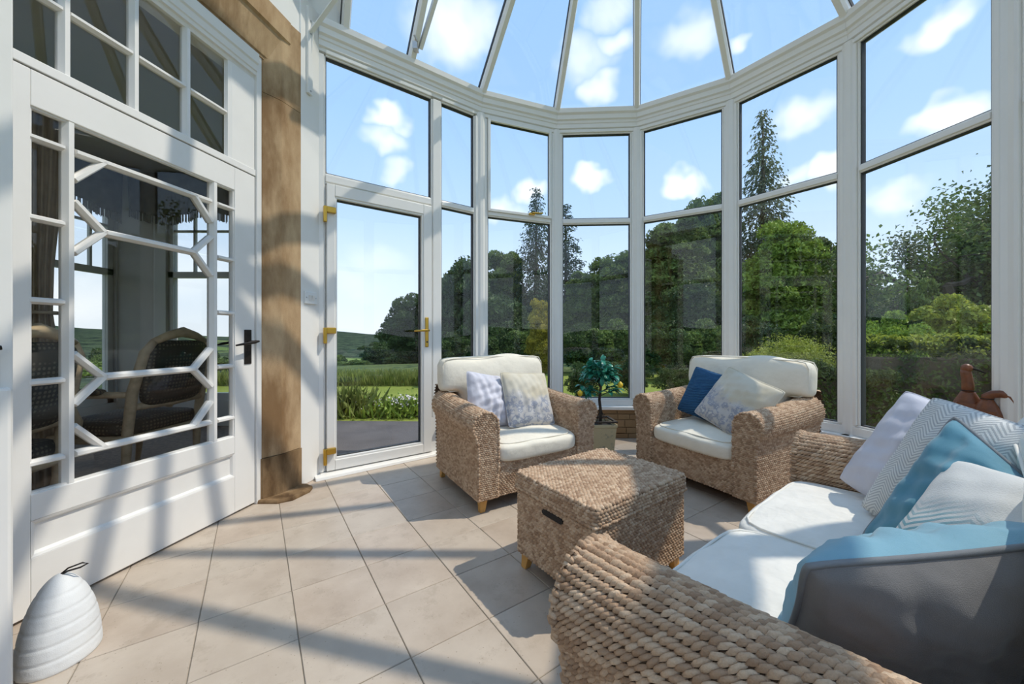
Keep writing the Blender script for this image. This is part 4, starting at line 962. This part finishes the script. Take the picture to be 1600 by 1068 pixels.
m, t = new_mat('trellis_cloth'); o = t.node('ShaderNodeTexCoord').outputs['Object']
ck = t.node('ShaderNodeTexVoronoi', {'Vector': o, 'Scale': 42., 'Randomness': .15}).outputs['Distance']
finish(t, t.mix(t.maprange(ck, .25, .40), (.17,.15,.115), (.055,.052,.045)), .8, 0, t.bump(ck, .4, .004))
m, t = new_mat('stripe_cloth'); o = t.node('ShaderNodeTexCoord').outputs['Object']
wv = t.node('ShaderNodeTexWave', {'Vector': o, 'Scale': 30., 'Distortion': 1.}, bands_direction='X').outputs[1]
finish(t, t.mix(wv, (.30,.22,.14), (.10,.075,.055)), .8)
def carved_chair(label, loc, rz, seatmat, framemat, group='carved dining armchairs'):
    c = empty('carved_armchair', loc, rz, label, 'armchair', group)
    V, F = soft_box(.56,.52,.10,.025,5.,16); me = np_mesh('seat', V, F); weld(me); link('seat', me, seatmat, c, True, (0,-.02,.46), fix=False)
    rect = MB(); rect.box((-.29,-.285,.37), (.29,.25,.42)); rect.build('seat_rail', framemat, c, bevel=.015)
    for sx in (-1,1):
        MB().tube([(sx*.26,.235,0),(sx*.255,.215,.2),(sx*.25,.22,.42),(sx*.255,.26,.7),(sx*.235,.32,.95),(sx*.19,.335,1.02)], [.02,.022,.028,.030,.028,.022], 10).build('back_post', framemat, c, True)
        MB().tube([(sx*.25,-.24,0),(sx*.262,-.27,.06),(sx*.25,-.24,.2),(sx*.268,-.25,.34),(sx*.262,-.245,.42)], [.020,.015,.019,.032,.034], 10).build('front_leg', framemat, c, True)
        am = MB().tube([(sx*.25,.25,.68),(sx*.285,.12,.685),(sx*.30,-.02,.68),(sx*.305,-.12,.665),(sx*.30,-.165,.64)], [.020,.022,.022,.026,.018], 10).build('arm', framemat, c, True)
        MB().tube([(sx*.295,-.10,.665),(sx*.315,-.06,.60),(sx*.30,-.04,.52),(sx*.285,-.08,.42)], [.020,.018,.020,.024], 10).build('arm_support', framemat, am, True)
        V, F = soft_box(.055,.20,.03,.012,4.,10); me = np_mesh('arm_pad', V, F); weld(me); link('arm_pad', me, 'stripe_cloth', am, True, (sx*.297,.02,.703), fix=False)
    MB().tube([(-.19,.335,1.02),(-.10,.345,1.06),(0,.35,1.085),(.10,.345,1.06),(.19,.335,1.02)], [.022,.028,.036,.028,.022], 10).build('crest_rail', framemat, c, True)
    MB().tube([(-.24,.25,.60),(0,.255,.59),(.24,.25,.60)], .022, 8).build('lower_rail', framemat, c, True)
    V, F = soft_box(.44,.43,.055,.02,5.,16); me = np_mesh('back_panel', V, F); weld(me); o = link('back_panel', me, seatmat, c, True, (0,.298,.81), fix=False); o.rotation_euler = (math.radians(80),0,0)
    return c
carved_chair('carved pale wood armchair with dark trellis upholstery seen through the glazed door', (-2.66,2.62,-.005), math.radians(-92), 'trellis_cloth', 'carved_wood')
carved_chair('dark carved armchair behind the curtain seen through the narrow door panes', (-3.45,2.42,-.005), math.radians(150), 'trellis_cloth', 'dark_wood')
carved_chair('carved armchair with dotted upholstery nearest to the glazed door', (-2.62,1.72,-.005), math.radians(-80), 'trellis_cloth', 'carved_wood')

# ------------------------------------------------------------------ garden and countryside
GZ = -.16
def terrain():
    rs_ = [2.2,4,6,8,10,12,14,17,20,24,29,35,42,50,60,75,90,110,135,165,200,250,310,380,460,560,680,800,950]
    na = 220; V, F = [], []
    c0 = np.array([.4,1.7])
    for r in rs_:
        for k in range(na):
            a = 2*PI*k/na; x, y = c0[0]+r*math.sin(a), c0[1]+r*math.cos(a)
            az = math.atan2(x, y)                                            # 0 = straight ahead
            z = GZ
            if r > 12:
                s = min(1, (r-12)/85); z = GZ-13*(s*s*(3-2*s))
            if r > 160:
                s = min(1, (r-160)/520); hh = 27+9*math.sin(az*5+1.)+6*math.sin(az*11+.4)+3*math.sin(az*23)
                hh *= 1.0 if az < -.75 else .86
                z += hh*(s*s*(3-2*s))
            V.append((x, y, z))
    for i in range(len(rs_)-1):
        for k in range(na): F.append((i*na+k, i*na+(k+1)%na, (i+1)*na+(k+1)%na, (i+1)*na+k))
    return V, F, na
V, F, na = terrain()
o = MB().add(V, F).build('countryside', 'countryside', smooth=True); tag(o, kind='structure')
lawn_pts = [(2.6+10.4*math.sin(2*PI*k/96)*1.0-2.2, 2+10.4*math.cos(2*PI*k/96)) for k in range(96)]
lw = MB().add([(x, y, GZ+.012) for x, y in lawn_pts]+[(.4,1.7,GZ+.012)], [((k+1)%96, k, 96) for k in range(96)]).build('lawn', 'lawn_grass'); tag(lw, kind='structure')
dp = [(-6.5,3.2),(-1.4,2.9),(.3,3.7),(.9,4.6),(.4,5.0),(-1.2,5.15),(-3.0,5.2),(-7.0,5.3)]
dv_ = MB().loft([[(x,y,GZ-.02) for x, y in dp], [(x,y,GZ+.03) for x, y in dp]]).build('driveway', 'tarmac'); tag(dv_, kind='structure')

def leaf_quads(Pp, D, Nn, size, aspect=.55, fold=.18):
    """Pp centres, D long axis, Nn normal; rhombic folded leaves, two triangles each sharing one quad"""
    D = D/np.linalg.norm(D, axis=1, keepdims=True); B = np.cross(Nn, D); B /= np.maximum(np.linalg.norm(B, axis=1, keepdims=True), 1e-6); N = np.cross(D, B)
    s = size[:,None]
    V = np.stack([Pp-D*s*.5, Pp+B*s*aspect*.5+N*s*fold, Pp+D*s*.5, Pp-B*s*aspect*.5+N*s*fold], 1).reshape(-1,3)
    return V, np.arange(len(V)).reshape(-1,4)
def rnd_dir(n): v = rng.normal(size=(n,3)); return v/np.linalg.norm(v, axis=1, keepdims=True)
def crown_broad(n, blobs, size, seed, flat=1., fill=.25, zs=1.):
    """unit crown: radius 1, z from 0 to 2 zs, made of leafy billows"""
    global rng; rng = np.random.default_rng(seed)
    d = rnd_dir(blobs); d[:,2] = d[:,2]*.9+.08; c = d*rng.uniform(.45,.80,(blobs,1)); c[:,2] *= 1+(zs-1)*1.13; r = rng.uniform(.20,.36,blobs)
    k = rng.integers(0, blobs, n); dd = rnd_dir(n); dd[:,2] = np.abs(dd[:,2])*.8+dd[:,2]*.35; dd /= np.linalg.norm(dd, axis=1, keepdims=True)
    p = c[k]+dd*(r[k]*rng.uniform(.75,1.05,n))[:,None]
    m = rng.random(n) < fill; p[m] = rnd_dir(m.sum())*(rng.random(m.sum())[:,None]**.5)*.72*np.array([1,1,zs])
    p[:,2] *= flat; p[:,2] = np.maximum(p[:,2], -.98*zs)
    nn = dd*.7+rnd_dir(n)*.6; nn /= np.linalg.norm(nn, axis=1, keepdims=True)
    V, F = leaf_quads(p+np.array([0,0,zs]), rnd_dir(n)+np.array([0,0,-.3]), nn, rng.uniform(.6,1.3,n)*size)
    return np_mesh('foliage', V, F, False)
def crown_conifer(levels, seed, droop=.35, width=.26, size=.020, dens=34):
    rg = np.random.default_rng(seed); P_, D_, N_ = [], [], []
    for i in range(levels):
        s = i/levels; z = .04+.96*s; R = width*(1-s)**.85*(.8+.4*rg.random())+.008
        nb = int(6+6*(1-s))
        for b in range(nb):
            a = rg.random()*2*PI; m = max(4, int(dens*R/width))
            q = rg.random(m)**.7; x = np.cos(a)*q*R+rg.normal(0,.012,m); y = np.sin(a)*q*R+rg.normal(0,.012,m)
            zz = z-droop*q*q*R+.12*q*R+rg.normal(0,.005,m)
            P_.append(np.stack([x,y,zz],-1)); D_.append(np.stack([np.cos(a)+rg.normal(0,.5,m), np.sin(a)+rg.normal(0,.5,m), -droop+rg.normal(0,.35,m)],-1)); N_.append(np.stack([rg.normal(0,.5,m), rg.normal(0,.5,m), np.ones(m)],-1))
    P_, D_, N_ = map(np.concatenate, (P_, D_, N_)); V, F = leaf_quads(P_, D_, N_, rg.uniform(.7,1.4,len(P_))*size, .45)
    return np_mesh('foliage', V, F, False)
def sparse_tree(seed):
    """open-crowned tree: limbs plus small leaf sprays along fine twigs; unit height"""
    rg = np.random.default_rng(seed); wood = MB(); tips = []
    def grow(p, d, L, r, lev):
        n = 4; pts_ = [p]
        for i in range(n):
            d = (d+Vector(rg.normal(0,.16,3))+Vector((0,0,.05 if lev < 2 else -.05))).normalized(); pts_.append(pts_[-1]+d*L/n)
        wood.tube(pts_, [r*(1-.45*i/n) for i in range(n+1)], 5)
        if lev >= 2: tips.extend(pts_[1:])
        if lev < 4:
            for k in range(4 if lev < 2 else 3):
                q = pts_[rg.integers(2, n+1)]; nd = (d*.55+Vector(rg.normal(0,.62,3))+Vector((0,0,.08))).normalized(); grow(q, nd, L*rg.uniform(.52,.72), r*.5, lev+1)
    grow(Vector((0,0,0)), Vector((0,0,1)), .34, .020, 0)
    T = np.array([tuple(q) for q in tips]); k = rg.integers(0, len(T), 17000); p = T[k]+rg.normal(0,.030,(17000,3))
    dd = rg.normal(size=(17000,3)); dd[:,2] -= .5
    V, F = leaf_quads(p, dd, rg.normal(size=(17000,3)), rg.uniform(.6,1.3,17000)*.0135, .6)
    me = bpy.data.meshes.new('limbs'); me.from_pydata(wood.v, [], wood.f); me.update()
    return me, np_mesh('foliage', V, F, False)
CB = {(v, q): crown_broad(int(20000*q**.75), int(50*q**.6)+8*v, .090, 11+v+int(q*10), 1., .25, q) for v in (0, 1) for q in (1., 1.6, 2.4)}; CC = [crown_conifer(64, 21), crown_conifer(80, 22, .8, .24, .016, 40)]
CS = [sparse_tree(31), sparse_tree(35)]
SH = [crown_broad(9000, 26, .105, 41), crown_broad(13000, 40, .075, 42)]
DOME = crown_broad(26000, 120, .038, 43, .9, .35)
TREEG = 'trees beyond the windows'
def foliage(me, mat, parent, sc, loc=(0,0,0), rz=0.):
    me2 = me
    o = bpy.data.objects.new('foliage', me2); col.objects.link(o); o.parent = parent
    if not me2.materials: me2.materials.append(None)
    o.material_slots[0].link = 'OBJECT'; o.material_slots[0].material = MATS[mat]; o.scale = sc; o.location = loc; o.rotation_euler = (0,0,rz); o['kind'] = 'stuff'; return o
def gz(x, y):
    r = math.hypot(x-.4, y-1.7); s = max(0, min(1, (r-12)/85)); return GZ-13*(s*s*(3-2*s))-.05
def broad(px, depth, top, halfw, mat, label, var=0, base=None):
    x = (px-800)/FPX*depth; z0 = gz(x, depth); zt = H+(HOR-top)/FPX*depth; R = halfw/FPX*depth
    e = empty('broadleaf_tree', (x, depth, z0), random.uniform(0,6), label, 'tree', TREEG); h = zt-z0; b = -h*.22 if base is None else base*h
    MB().tube([(0,0,-.1),(.03*h*.2,0,h*.3),(0,.02*h,h*.7)], [.035*h,.026*h,.010*h], 8).build('trunk', 'bark', e, True)
    sz = (h-b)/2*1.0; q = min((1., 1.6, 2.4), key=lambda k: abs(math.log(sz/R/k))); foliage(CB[(var, q)], mat, e, (R/.95, R/.95, sz/q), (0,0,b)); return e
def conifer(px, depth, top, mat, label, var=0, wide=1., base=None):
    x = (px-800)/FPX*depth; z0 = gz(x, depth); h = H+(HOR-top)/FPX*depth-z0
    e = empty('conifer', (x, depth, z0), random.uniform(0,6), label, 'tree', TREEG)
    MB().tube([(0,0,-.1),(0,0,h*.5),(0,0,h*.97)], [.018*h,.011*h,.002*h], 8).build('trunk', 'bark', e, True)
    foliage(CC[var], mat, e, (h*wide, h*wide, h)); return e
def open_tree(px, depth, top, mat, label, var=0, wide=1., rz=0., hs=.88):
    x = (px-800)/FPX*depth; z0 = gz(x, depth); h = (H+(HOR-top)/FPX*depth-z0)/hs
    e = empty('open_crowned_tree', (x, depth, z0), rz, label, 'tree', TREEG); w, l = CS[var]
    o = bpy.data.objects.new('limbs', w); col.objects.link(o); o.parent = e; o.scale = (h*wide, h*wide, h)
    if not w.materials: w.materials.append(MATS['bark'])
    foliage(l, mat, e, (h*wide, h*wide, h)); return e
def shrub(name, px, depth, top, halfw, mat, label, var=0, cat='shrub', group='garden shrubs', deep=1.):
    x = (px-800)/FPX*depth; z0 = gz(x, depth); h = H+(HOR-top)/FPX*depth-z0; R = halfw/FPX*depth
    e = empty(name, (x, depth, z0), random.uniform(0,6) if deep == 1 else 0, label, cat, group)
    MB().tube([(0,0,-.05),(0,.01,h*.5)], [.04*h+.01,.02*h], 6).build('stem', 'bark', e)
    foliage(SH[var] if var < 2 else DOME, mat, e, (R/.95, R/.95*deep, h/1.95)); return e

broad(640, 24, 452, 46, 'leaf_dark', 'dark green tree seen through the glass door beside its handle', 0)
broad(722, 23, 385, 62, 'leaf_dark', 'tall dark tree filling the narrow side light beside the glass door', 1)
broad(790, 27, 372, 46, 'leaf_mid', 'tall leafy tree left of the two dark conifers', 0)
broad(770, 21, 455, 60, 'leaf_dark', 'dense dark tree low behind the armchair by the door', 1)
conifer(838, 25, 293, 'leaf_conifer', 'tall dark conifer rising above the armchair by the door', 1, .95)
conifer(884, 27, 318, 'leaf_conifer', 'second tall dark conifer straddling the window post', 0, .9)
broad(845, 12, 455, 24, 'leaf_gold', 'narrow golden yellow conifer in front of the dark trees', 1).name = 'golden_conifer'
broad(912, 21, 412, 46, 'leaf_mid', 'green tree behind the potted lemon tree, lower one', 0)
broad(965, 19, 376, 58, 'leaf_mid', 'green tree behind the potted lemon tree, taller one', 1)
broad(1050, 16, 318, 66, 'leaf_mid', 'broad green tree behind the armchair beside the sofa', 0)
broad(1105, 19, 276, 60, 'leaf_mid', 'taller green tree whose top passes the transom bar', 1)
broad(1085, 13, 430, 60, 'leaf_dark', 'low dark tree behind the armchair beside the sofa', 0)
conifer(1192, 18, 172, 'leaf_grey', 'tall feathery larch rising above the transom bar', 1, .82)
broad(1215, 12.5, 318, 62, 'leaf_bright', 'bright green tree behind the clipped dome hedge', 1)
broad(1290, 19, 350, 56, 'leaf_hedge', 'brownish green tree behind the window post near the sofa', 0)
broad(1150, 14, 400, 40, 'leaf_mid', 'mid green tree hidden partly by the window post', 1)
open_tree(1500, 12, 205, 'leaf_mid', 'large open-crowned tree in the pane above the sofa', 0, 1.15, 1.3)
open_tree(1385, 15, 300, 'leaf_grey', 'thin grey-green tree with open branches above the sofa', 1, 1.2, 4.0)
open_tree(1585, 14, 170, 'leaf_mid', 'open-crowned tree at the far edge of the pane above the sofa', 1, 1.1, 2.2)
open_tree(1310, 20, 330, 'leaf_hedge', 'sparse brown-green tree beside the wide window post', 0, 1.1, 5.)
broad(1470, 16, 430, 55, 'leaf_dark', 'dark rounded tree behind the bright shrubs', 0)
shrub('garden_shrub', 1392, 8, 488, 46, 'leaf_bright', 'bright green shrub beside the wide window post', 0)
shrub('garden_shrub', 1500, 8.5, 462, 62, 'leaf_yellowgreen', 'pale yellow-green shrub behind the leather birds', 0)
shrub('garden_shrub', 1450, 9.5, 438, 40, 'leaf_mid', 'rounded green shrub rising above the pale shrub', 0)
shrub('garden_shrub', 1565, 8, 470, 46, 'leaf_bright', 'light green shrub at the edge of the pane above the sofa', 1)
shrub('dome_hedge', 1237, 5.7, 520, 84, 'leaf_yellowgreen', 'clipped yellow-green dome hedge behind the armchair', 2, 'hedge', None, .8)
def hedge_run(p0, p1, h, d, mat, top, label):
    p0, p1 = Vector(p0), Vector(p1); L = (p1-p0).length; t = (p1-p0).normalized(); g = np.random.default_rng(5); n = int(L*5200)
    e = empty('clipped_hedge', (p0.x, p0.y, GZ), math.atan2(t.y, t.x), label, 'hedge')
    x = g.uniform(0, L, n); a = g.uniform(-.2, PI+.2, n); bump_ = 1+.10*np.sin(x*3.1)+.07*np.sin(x*7.7+1)
    y = np.cos(a)*d/2*bump_; z = np.where(np.sin(a) > .55, h*bump_*.97, g.uniform(0,1,n)*h)
    y = np.where(np.sin(a) > .55, g.uniform(-1,1,n)*d/2, y); z += g.normal(0,.02,n)
    nn = np.stack([g.normal(0,.4,n), np.cos(a)+g.normal(0,.4,n), np.sin(a)*.8+g.normal(0,.4,n)],-1)
    V, F = leaf_quads(np.stack([x,y,z],-1), g.normal(size=(n,3)), nn/np.linalg.norm(nn,axis=1,keepdims=True), g.uniform(.6,1.3,n)*.055)
    o = link('foliage', np_mesh('foliage', V, F, False), mat, e, fix=False); o['kind'] = 'stuff'
    MB().box((.05,-d*.36,0), (L-.05,d*.36,h*.86)).build('inner_twigs', 'bark', e)
    m2 = z > h*.90; k = g.choice(np.where(m2)[0], min(6000, m2.sum())); V, F = leaf_quads(np.stack([x,y,z+.03],-1)[k], g.normal(size=(len(k),3)), np.stack([g.normal(0,.4,len(k)),g.normal(0,.4,len(k)),np.ones(len(k))],-1), g.uniform(.6,1.3,len(k))*.05)
    o = link('new_growth', np_mesh('new_growth', V, F, False), top, e, fix=False); o['kind'] = 'stuff'
hedge_run((4.6,4.9,0), (7.4,4.0,0), 1.08, .9, 'leaf_hedge', 'leaf_yellowgreen', 'low brown hedge with a yellow-green top outside the pane above the sofa')
hedge_run((2.70,4.62,0), (4.35,4.40,0), .80, .55, 'leaf_hedge', 'leaf_hedge', 'dark low hedge in front of the clipped dome hedge')
shrub('garden_shrub', 1058, 6.2, 568, 32, 'leaf_hedge', 'small dark rounded shrub behind the armchair beside the sofa', 1)
shrub('garden_shrub', 1105, 6.6, 560, 30, 'leaf_hedge', 'dark low shrub partly hidden by the armchair beside the sofa', 1)
shrub('garden_shrub', 915, 6.5, 560, 34, 'leaf_dark', 'dark shrub outside behind the lemon tree', 1)
shrub('garden_shrub', 985, 7.5, 556, 34, 'leaf_dark', 'dark shrub outside at the window post behind the lemon tree', 0)
shrub('garden_shrub', 700, 9, 560, 40, 'leaf_mid', 'green shrub low in the narrow side light', 0)
for k, (px, dp_, tp, hwid, mt, lb) in enumerate(((705,13,520,34,'leaf_dark','dark bush under the trees in the narrow side light'),(775,12,512,40,'leaf_dark','dark bush behind the back of the armchair by the door'),(832,14,505,36,'leaf_mid','green bush beside the golden conifer'),(900,12,508,40,'leaf_dark','dark bush under the trees in the middle window'),(962,12,500,44,'leaf_mid','green bush under the trees in the middle window'),(1035,10,505,46,'leaf_dark','dark bush under the broad green tree'),(1100,10.5,500,46,'leaf_mid','green bush under the taller green tree'),(1180,10,495,44,'leaf_dark','dark bush at the foot of the larch'),(1290,9.5,490,44,'leaf_hedge','brownish bush at the foot of the wide window post'),(1345,10,470,40,'leaf_dark','dark bush hidden partly by the wide window post'))):
    shrub('under_bush', px, dp_, tp, hwid, mt, lb, 0, 'bush', 'bushes under the garden trees')
# far hedge of trees that closes the garden
for k, (px, dp_, tp, hwid, mt) in enumerate(((700,32,480,60,'leaf_dark'),(830,32,450,70,'leaf_dark'),(930,30,455,70,'leaf_mid'),(1030,28,440,70,'leaf_dark'),(1140,28,420,80,'leaf_dark'),(1260,26,400,80,'leaf_dark'),(1380,25,440,70,'leaf_dark'),(1480,24,440,80,'leaf_mid'),(1590,24,400,80,'leaf_dark'),(1720,24,380,90,'leaf_dark'))):
    b_ = broad(px, dp_, tp, hwid, mt, ('far dark tree behind the shrubs of the narrow side light', 'far dark tree behind the golden conifer', 'far green tree behind the lemon tree window', 'far dark tree behind the broad green tree', 'far dark tree between broad green tree and larch', 'far dark tree behind the bright green tree', 'far dark tree behind the thin grey-green tree', 'far green tree behind the large open-crowned tree', 'far dark tree at the edge of the pane above the sofa', 'far dark tree beyond the last window post')[k], k % 2); b_['group'] = 'far shelter belt trees'
for px, dp_, tp, hwid, mt, lb in ((1700,13,250,110,'leaf_mid','green tree just beyond the last window post above the sofa'),(1900,10,230,150,'leaf_dark','dark tree outside beyond the sofa back'),(2250,7.5,200,240,'leaf_mid','green tree outside beyond the near end of the sofa')):
    broad(px, dp_, tp, hwid, mt, lb, 0)
# view through the glass door: border, long grass, fence, bushes in the valley
def border_clump(px, depth, hgt, wid, n, mat, label, flowers=0):
    x0 = (px-800)/FPX*depth; e = empty('border_plant', (x0, depth, GZ), 0, label, 'plant', 'plants in the flower border'); g = np.random.default_rng(int(px))
    p = np.stack([g.normal(0,wid*.4,n), g.normal(0,.12,n), np.zeros(n)],-1); h = hgt*g.uniform(.4,1.1,n); d = np.stack([g.normal(0,.35,n), g.normal(0,.35,n), np.ones(n)],-1)
    d /= np.linalg.norm(d,axis=1,keepdims=True); c = p+d*(h*.5)[:,None]
    V, F = leaf_quads(c, d, g.normal(size=(n,3)), h, .13, .05); o = link('blades', np_mesh('blades', V, F, False), mat, e, fix=False); o['kind'] = 'stuff'
    m = 500; q = np.stack([g.normal(0,wid*.4,m), g.normal(0,.12,m), np.abs(g.normal(0,hgt*.4,m))],-1); V, F = leaf_quads(q, g.normal(size=(m,3)), g.normal(size=(m,3)), np.full(m,.06), .7)
    o = link('leaves', np_mesh('leaves', V, F, False), mat, e, fix=False); o['kind'] = 'stuff'
    if flowers:
        q = np.stack([g.normal(0,wid*.35,flowers), g.normal(0,.1,flowers), hgt*g.uniform(.5,1,flowers)],-1); V, F = leaf_quads(q, g.normal(size=(flowers,3)), np.tile([0,-.6,.8],(flowers,1))+g.normal(0,.3,(flowers,3)), np.full(flowers,.035), .9)
        o = link('flowers', np_mesh('flowers', V, F, False), 'flower_white', e, fix=False); o['kind'] = 'stuff'
border_clump(546, 5.6, .50, .40, 260, 'grass_blade', 'tall spiky green plant at the drive edge outside the glass door')
border_clump(575, 5.7, .24, .5, 220, 'leaf_yellowgreen', 'low reddish plant in the border behind the drive', 60)
border_clump(605, 5.6, .26, .5, 260, 'leaf_bright', 'leafy green plant in the middle of the border', 20)
border_clump(638, 5.6, .32, .45, 300, 'leaf_bright', 'white-flowered plant in the border near the door handle side', 160)
border_clump(668, 5.7, .30, .45, 260, 'leaf_bright', 'leafy plant at the end of the border behind the door frame', 60)
border_clump(505, 5.7, .30, .45, 220, 'grass_blade', 'grassy plant at the start of the border behind the door frame')
g = np.random.default_rng(77); n = 9000
p = np.stack([g.uniform(-7.5,-.6,n), 9.4+g.uniform(-.5,.6,n), np.full(n,GZ)],-1); h = g.uniform(.12,.42,n); d = np.stack([g.normal(0,.3,n), g.normal(0,.3,n), np.ones(n)],-1); d /= np.linalg.norm(d,axis=1,keepdims=True)
V, F = leaf_quads(p+d*(h*.5)[:,None], d, g.normal(size=(n,3)), h, .10, .03); o = link('long_grass', np_mesh('long_grass', V, F, False), 'grass_blade', fix=False)
tag(o, 'strip of long grass at the end of the lawn', 'grass', kind='stuff')
fe = empty('garden_fence', (-4.3,10.3,-.36), .10, 'dark wooden rail fence between lawn and valley', 'fence')
for i in range(6): MB().box((i*.75-.04,-.04,0), (i*.75+.04,.04,.42)).build('post', 'fence_wood', fe)
for z in (.10,.22,.34): MB().box((-.05,-.06,z-.04), (3.8,-.04,z+.04)).build('rail', 'fence_wood', fe)
for px, dp_, tp, hwid, mt, lb in ((590,30,535,30,'leaf_dark','blue-green bush in the valley beside the tree at the door handle'),(555,26,562,26,'leaf_mid','round bush beyond the fence seen through the glass door'),(630,24,555,34,'leaf_mid','bush beyond the fence below the tree at the door handle'),(535,60,558,12,'leaf_dark','small round tree in the far field seen through the glass door'),(600,55,520,14,'leaf_dark','dark tree on the valley side seen through the glass door')):
    shrub('valley_bush', px, dp_, tp, hwid, mt, lb, 0, 'bush', 'bushes in the valley')
for px, dp_, tp, hwid, mt, lb in ((140,16,575,70,'leaf_bright','light green bush outside the dining room side window'),(300,15,585,60,'leaf_bright','light green bush outside the dining room end window'),(60,18,590,60,'leaf_mid','green bush outside at the dining room curtain'),(345,18,560,40,'leaf_mid','green bush outside behind the narrow door panes'),(200,22,556,60,'leaf_mid','green bush lower in the valley outside the dining room')):
    shrub('valley_bush', px, dp_, tp, hwid, mt, lb, 0, 'bush', 'bushes in the valley')
rb = random.Random(9)
for k in range(10):
    px = rb.uniform(520,640); dd_ = rb.uniform(38,95); shrub('valley_bush', px, dd_, 562-14*(dd_-38)/57+rb.uniform(-6,6), rb.uniform(9,20), rb.choice(('leaf_dark','leaf_mid','leaf_dark')), 'distant round tree scattered in the valley beyond the glass door', k % 2, 'tree', 'distant valley trees seen through the glass door')
for k in range(12):
    px = rb.uniform(20,400); dd_ = rb.uniform(30,75); shrub('valley_bush', px, dd_, 558-18*(dd_-30)/45+rb.uniform(-6,6), rb.uniform(16,34), rb.choice(('leaf_dark','leaf_mid','leaf_dark')), 'distant round tree scattered in the valley beyond the dining room windows', k % 2, 'tree', 'distant valley trees seen through the dining room')
for k, (px, wd) in enumerate(((538,7),(548,5),(557,6),(568,5),(579,4))):
    q = ray(px, 557, 260); e = empty('farm_building', (q.x, q.y, q.z-1.6), .2*k, ('tiny white building in the valley, leftmost of five through the glass door', 'second tiny white building from the left through the glass door', 'middle one of five tiny white buildings through the glass door', 'fourth tiny white building from the left through the glass door', 'tiny white building in the valley, rightmost of five through the glass door')[k], 'building', 'white buildings in the valley')
    MB().box((-wd*.3,-1.5,0), (wd*.3,1.5,2.0)).build('wall', 'far_white', e); MB().loft([[(x,-1.7,2.0),(x,1.7,2.0),(x,0,2.9)] for x in (-wd*.31, wd*.31)]).build('roof', 'roof_slate', e)
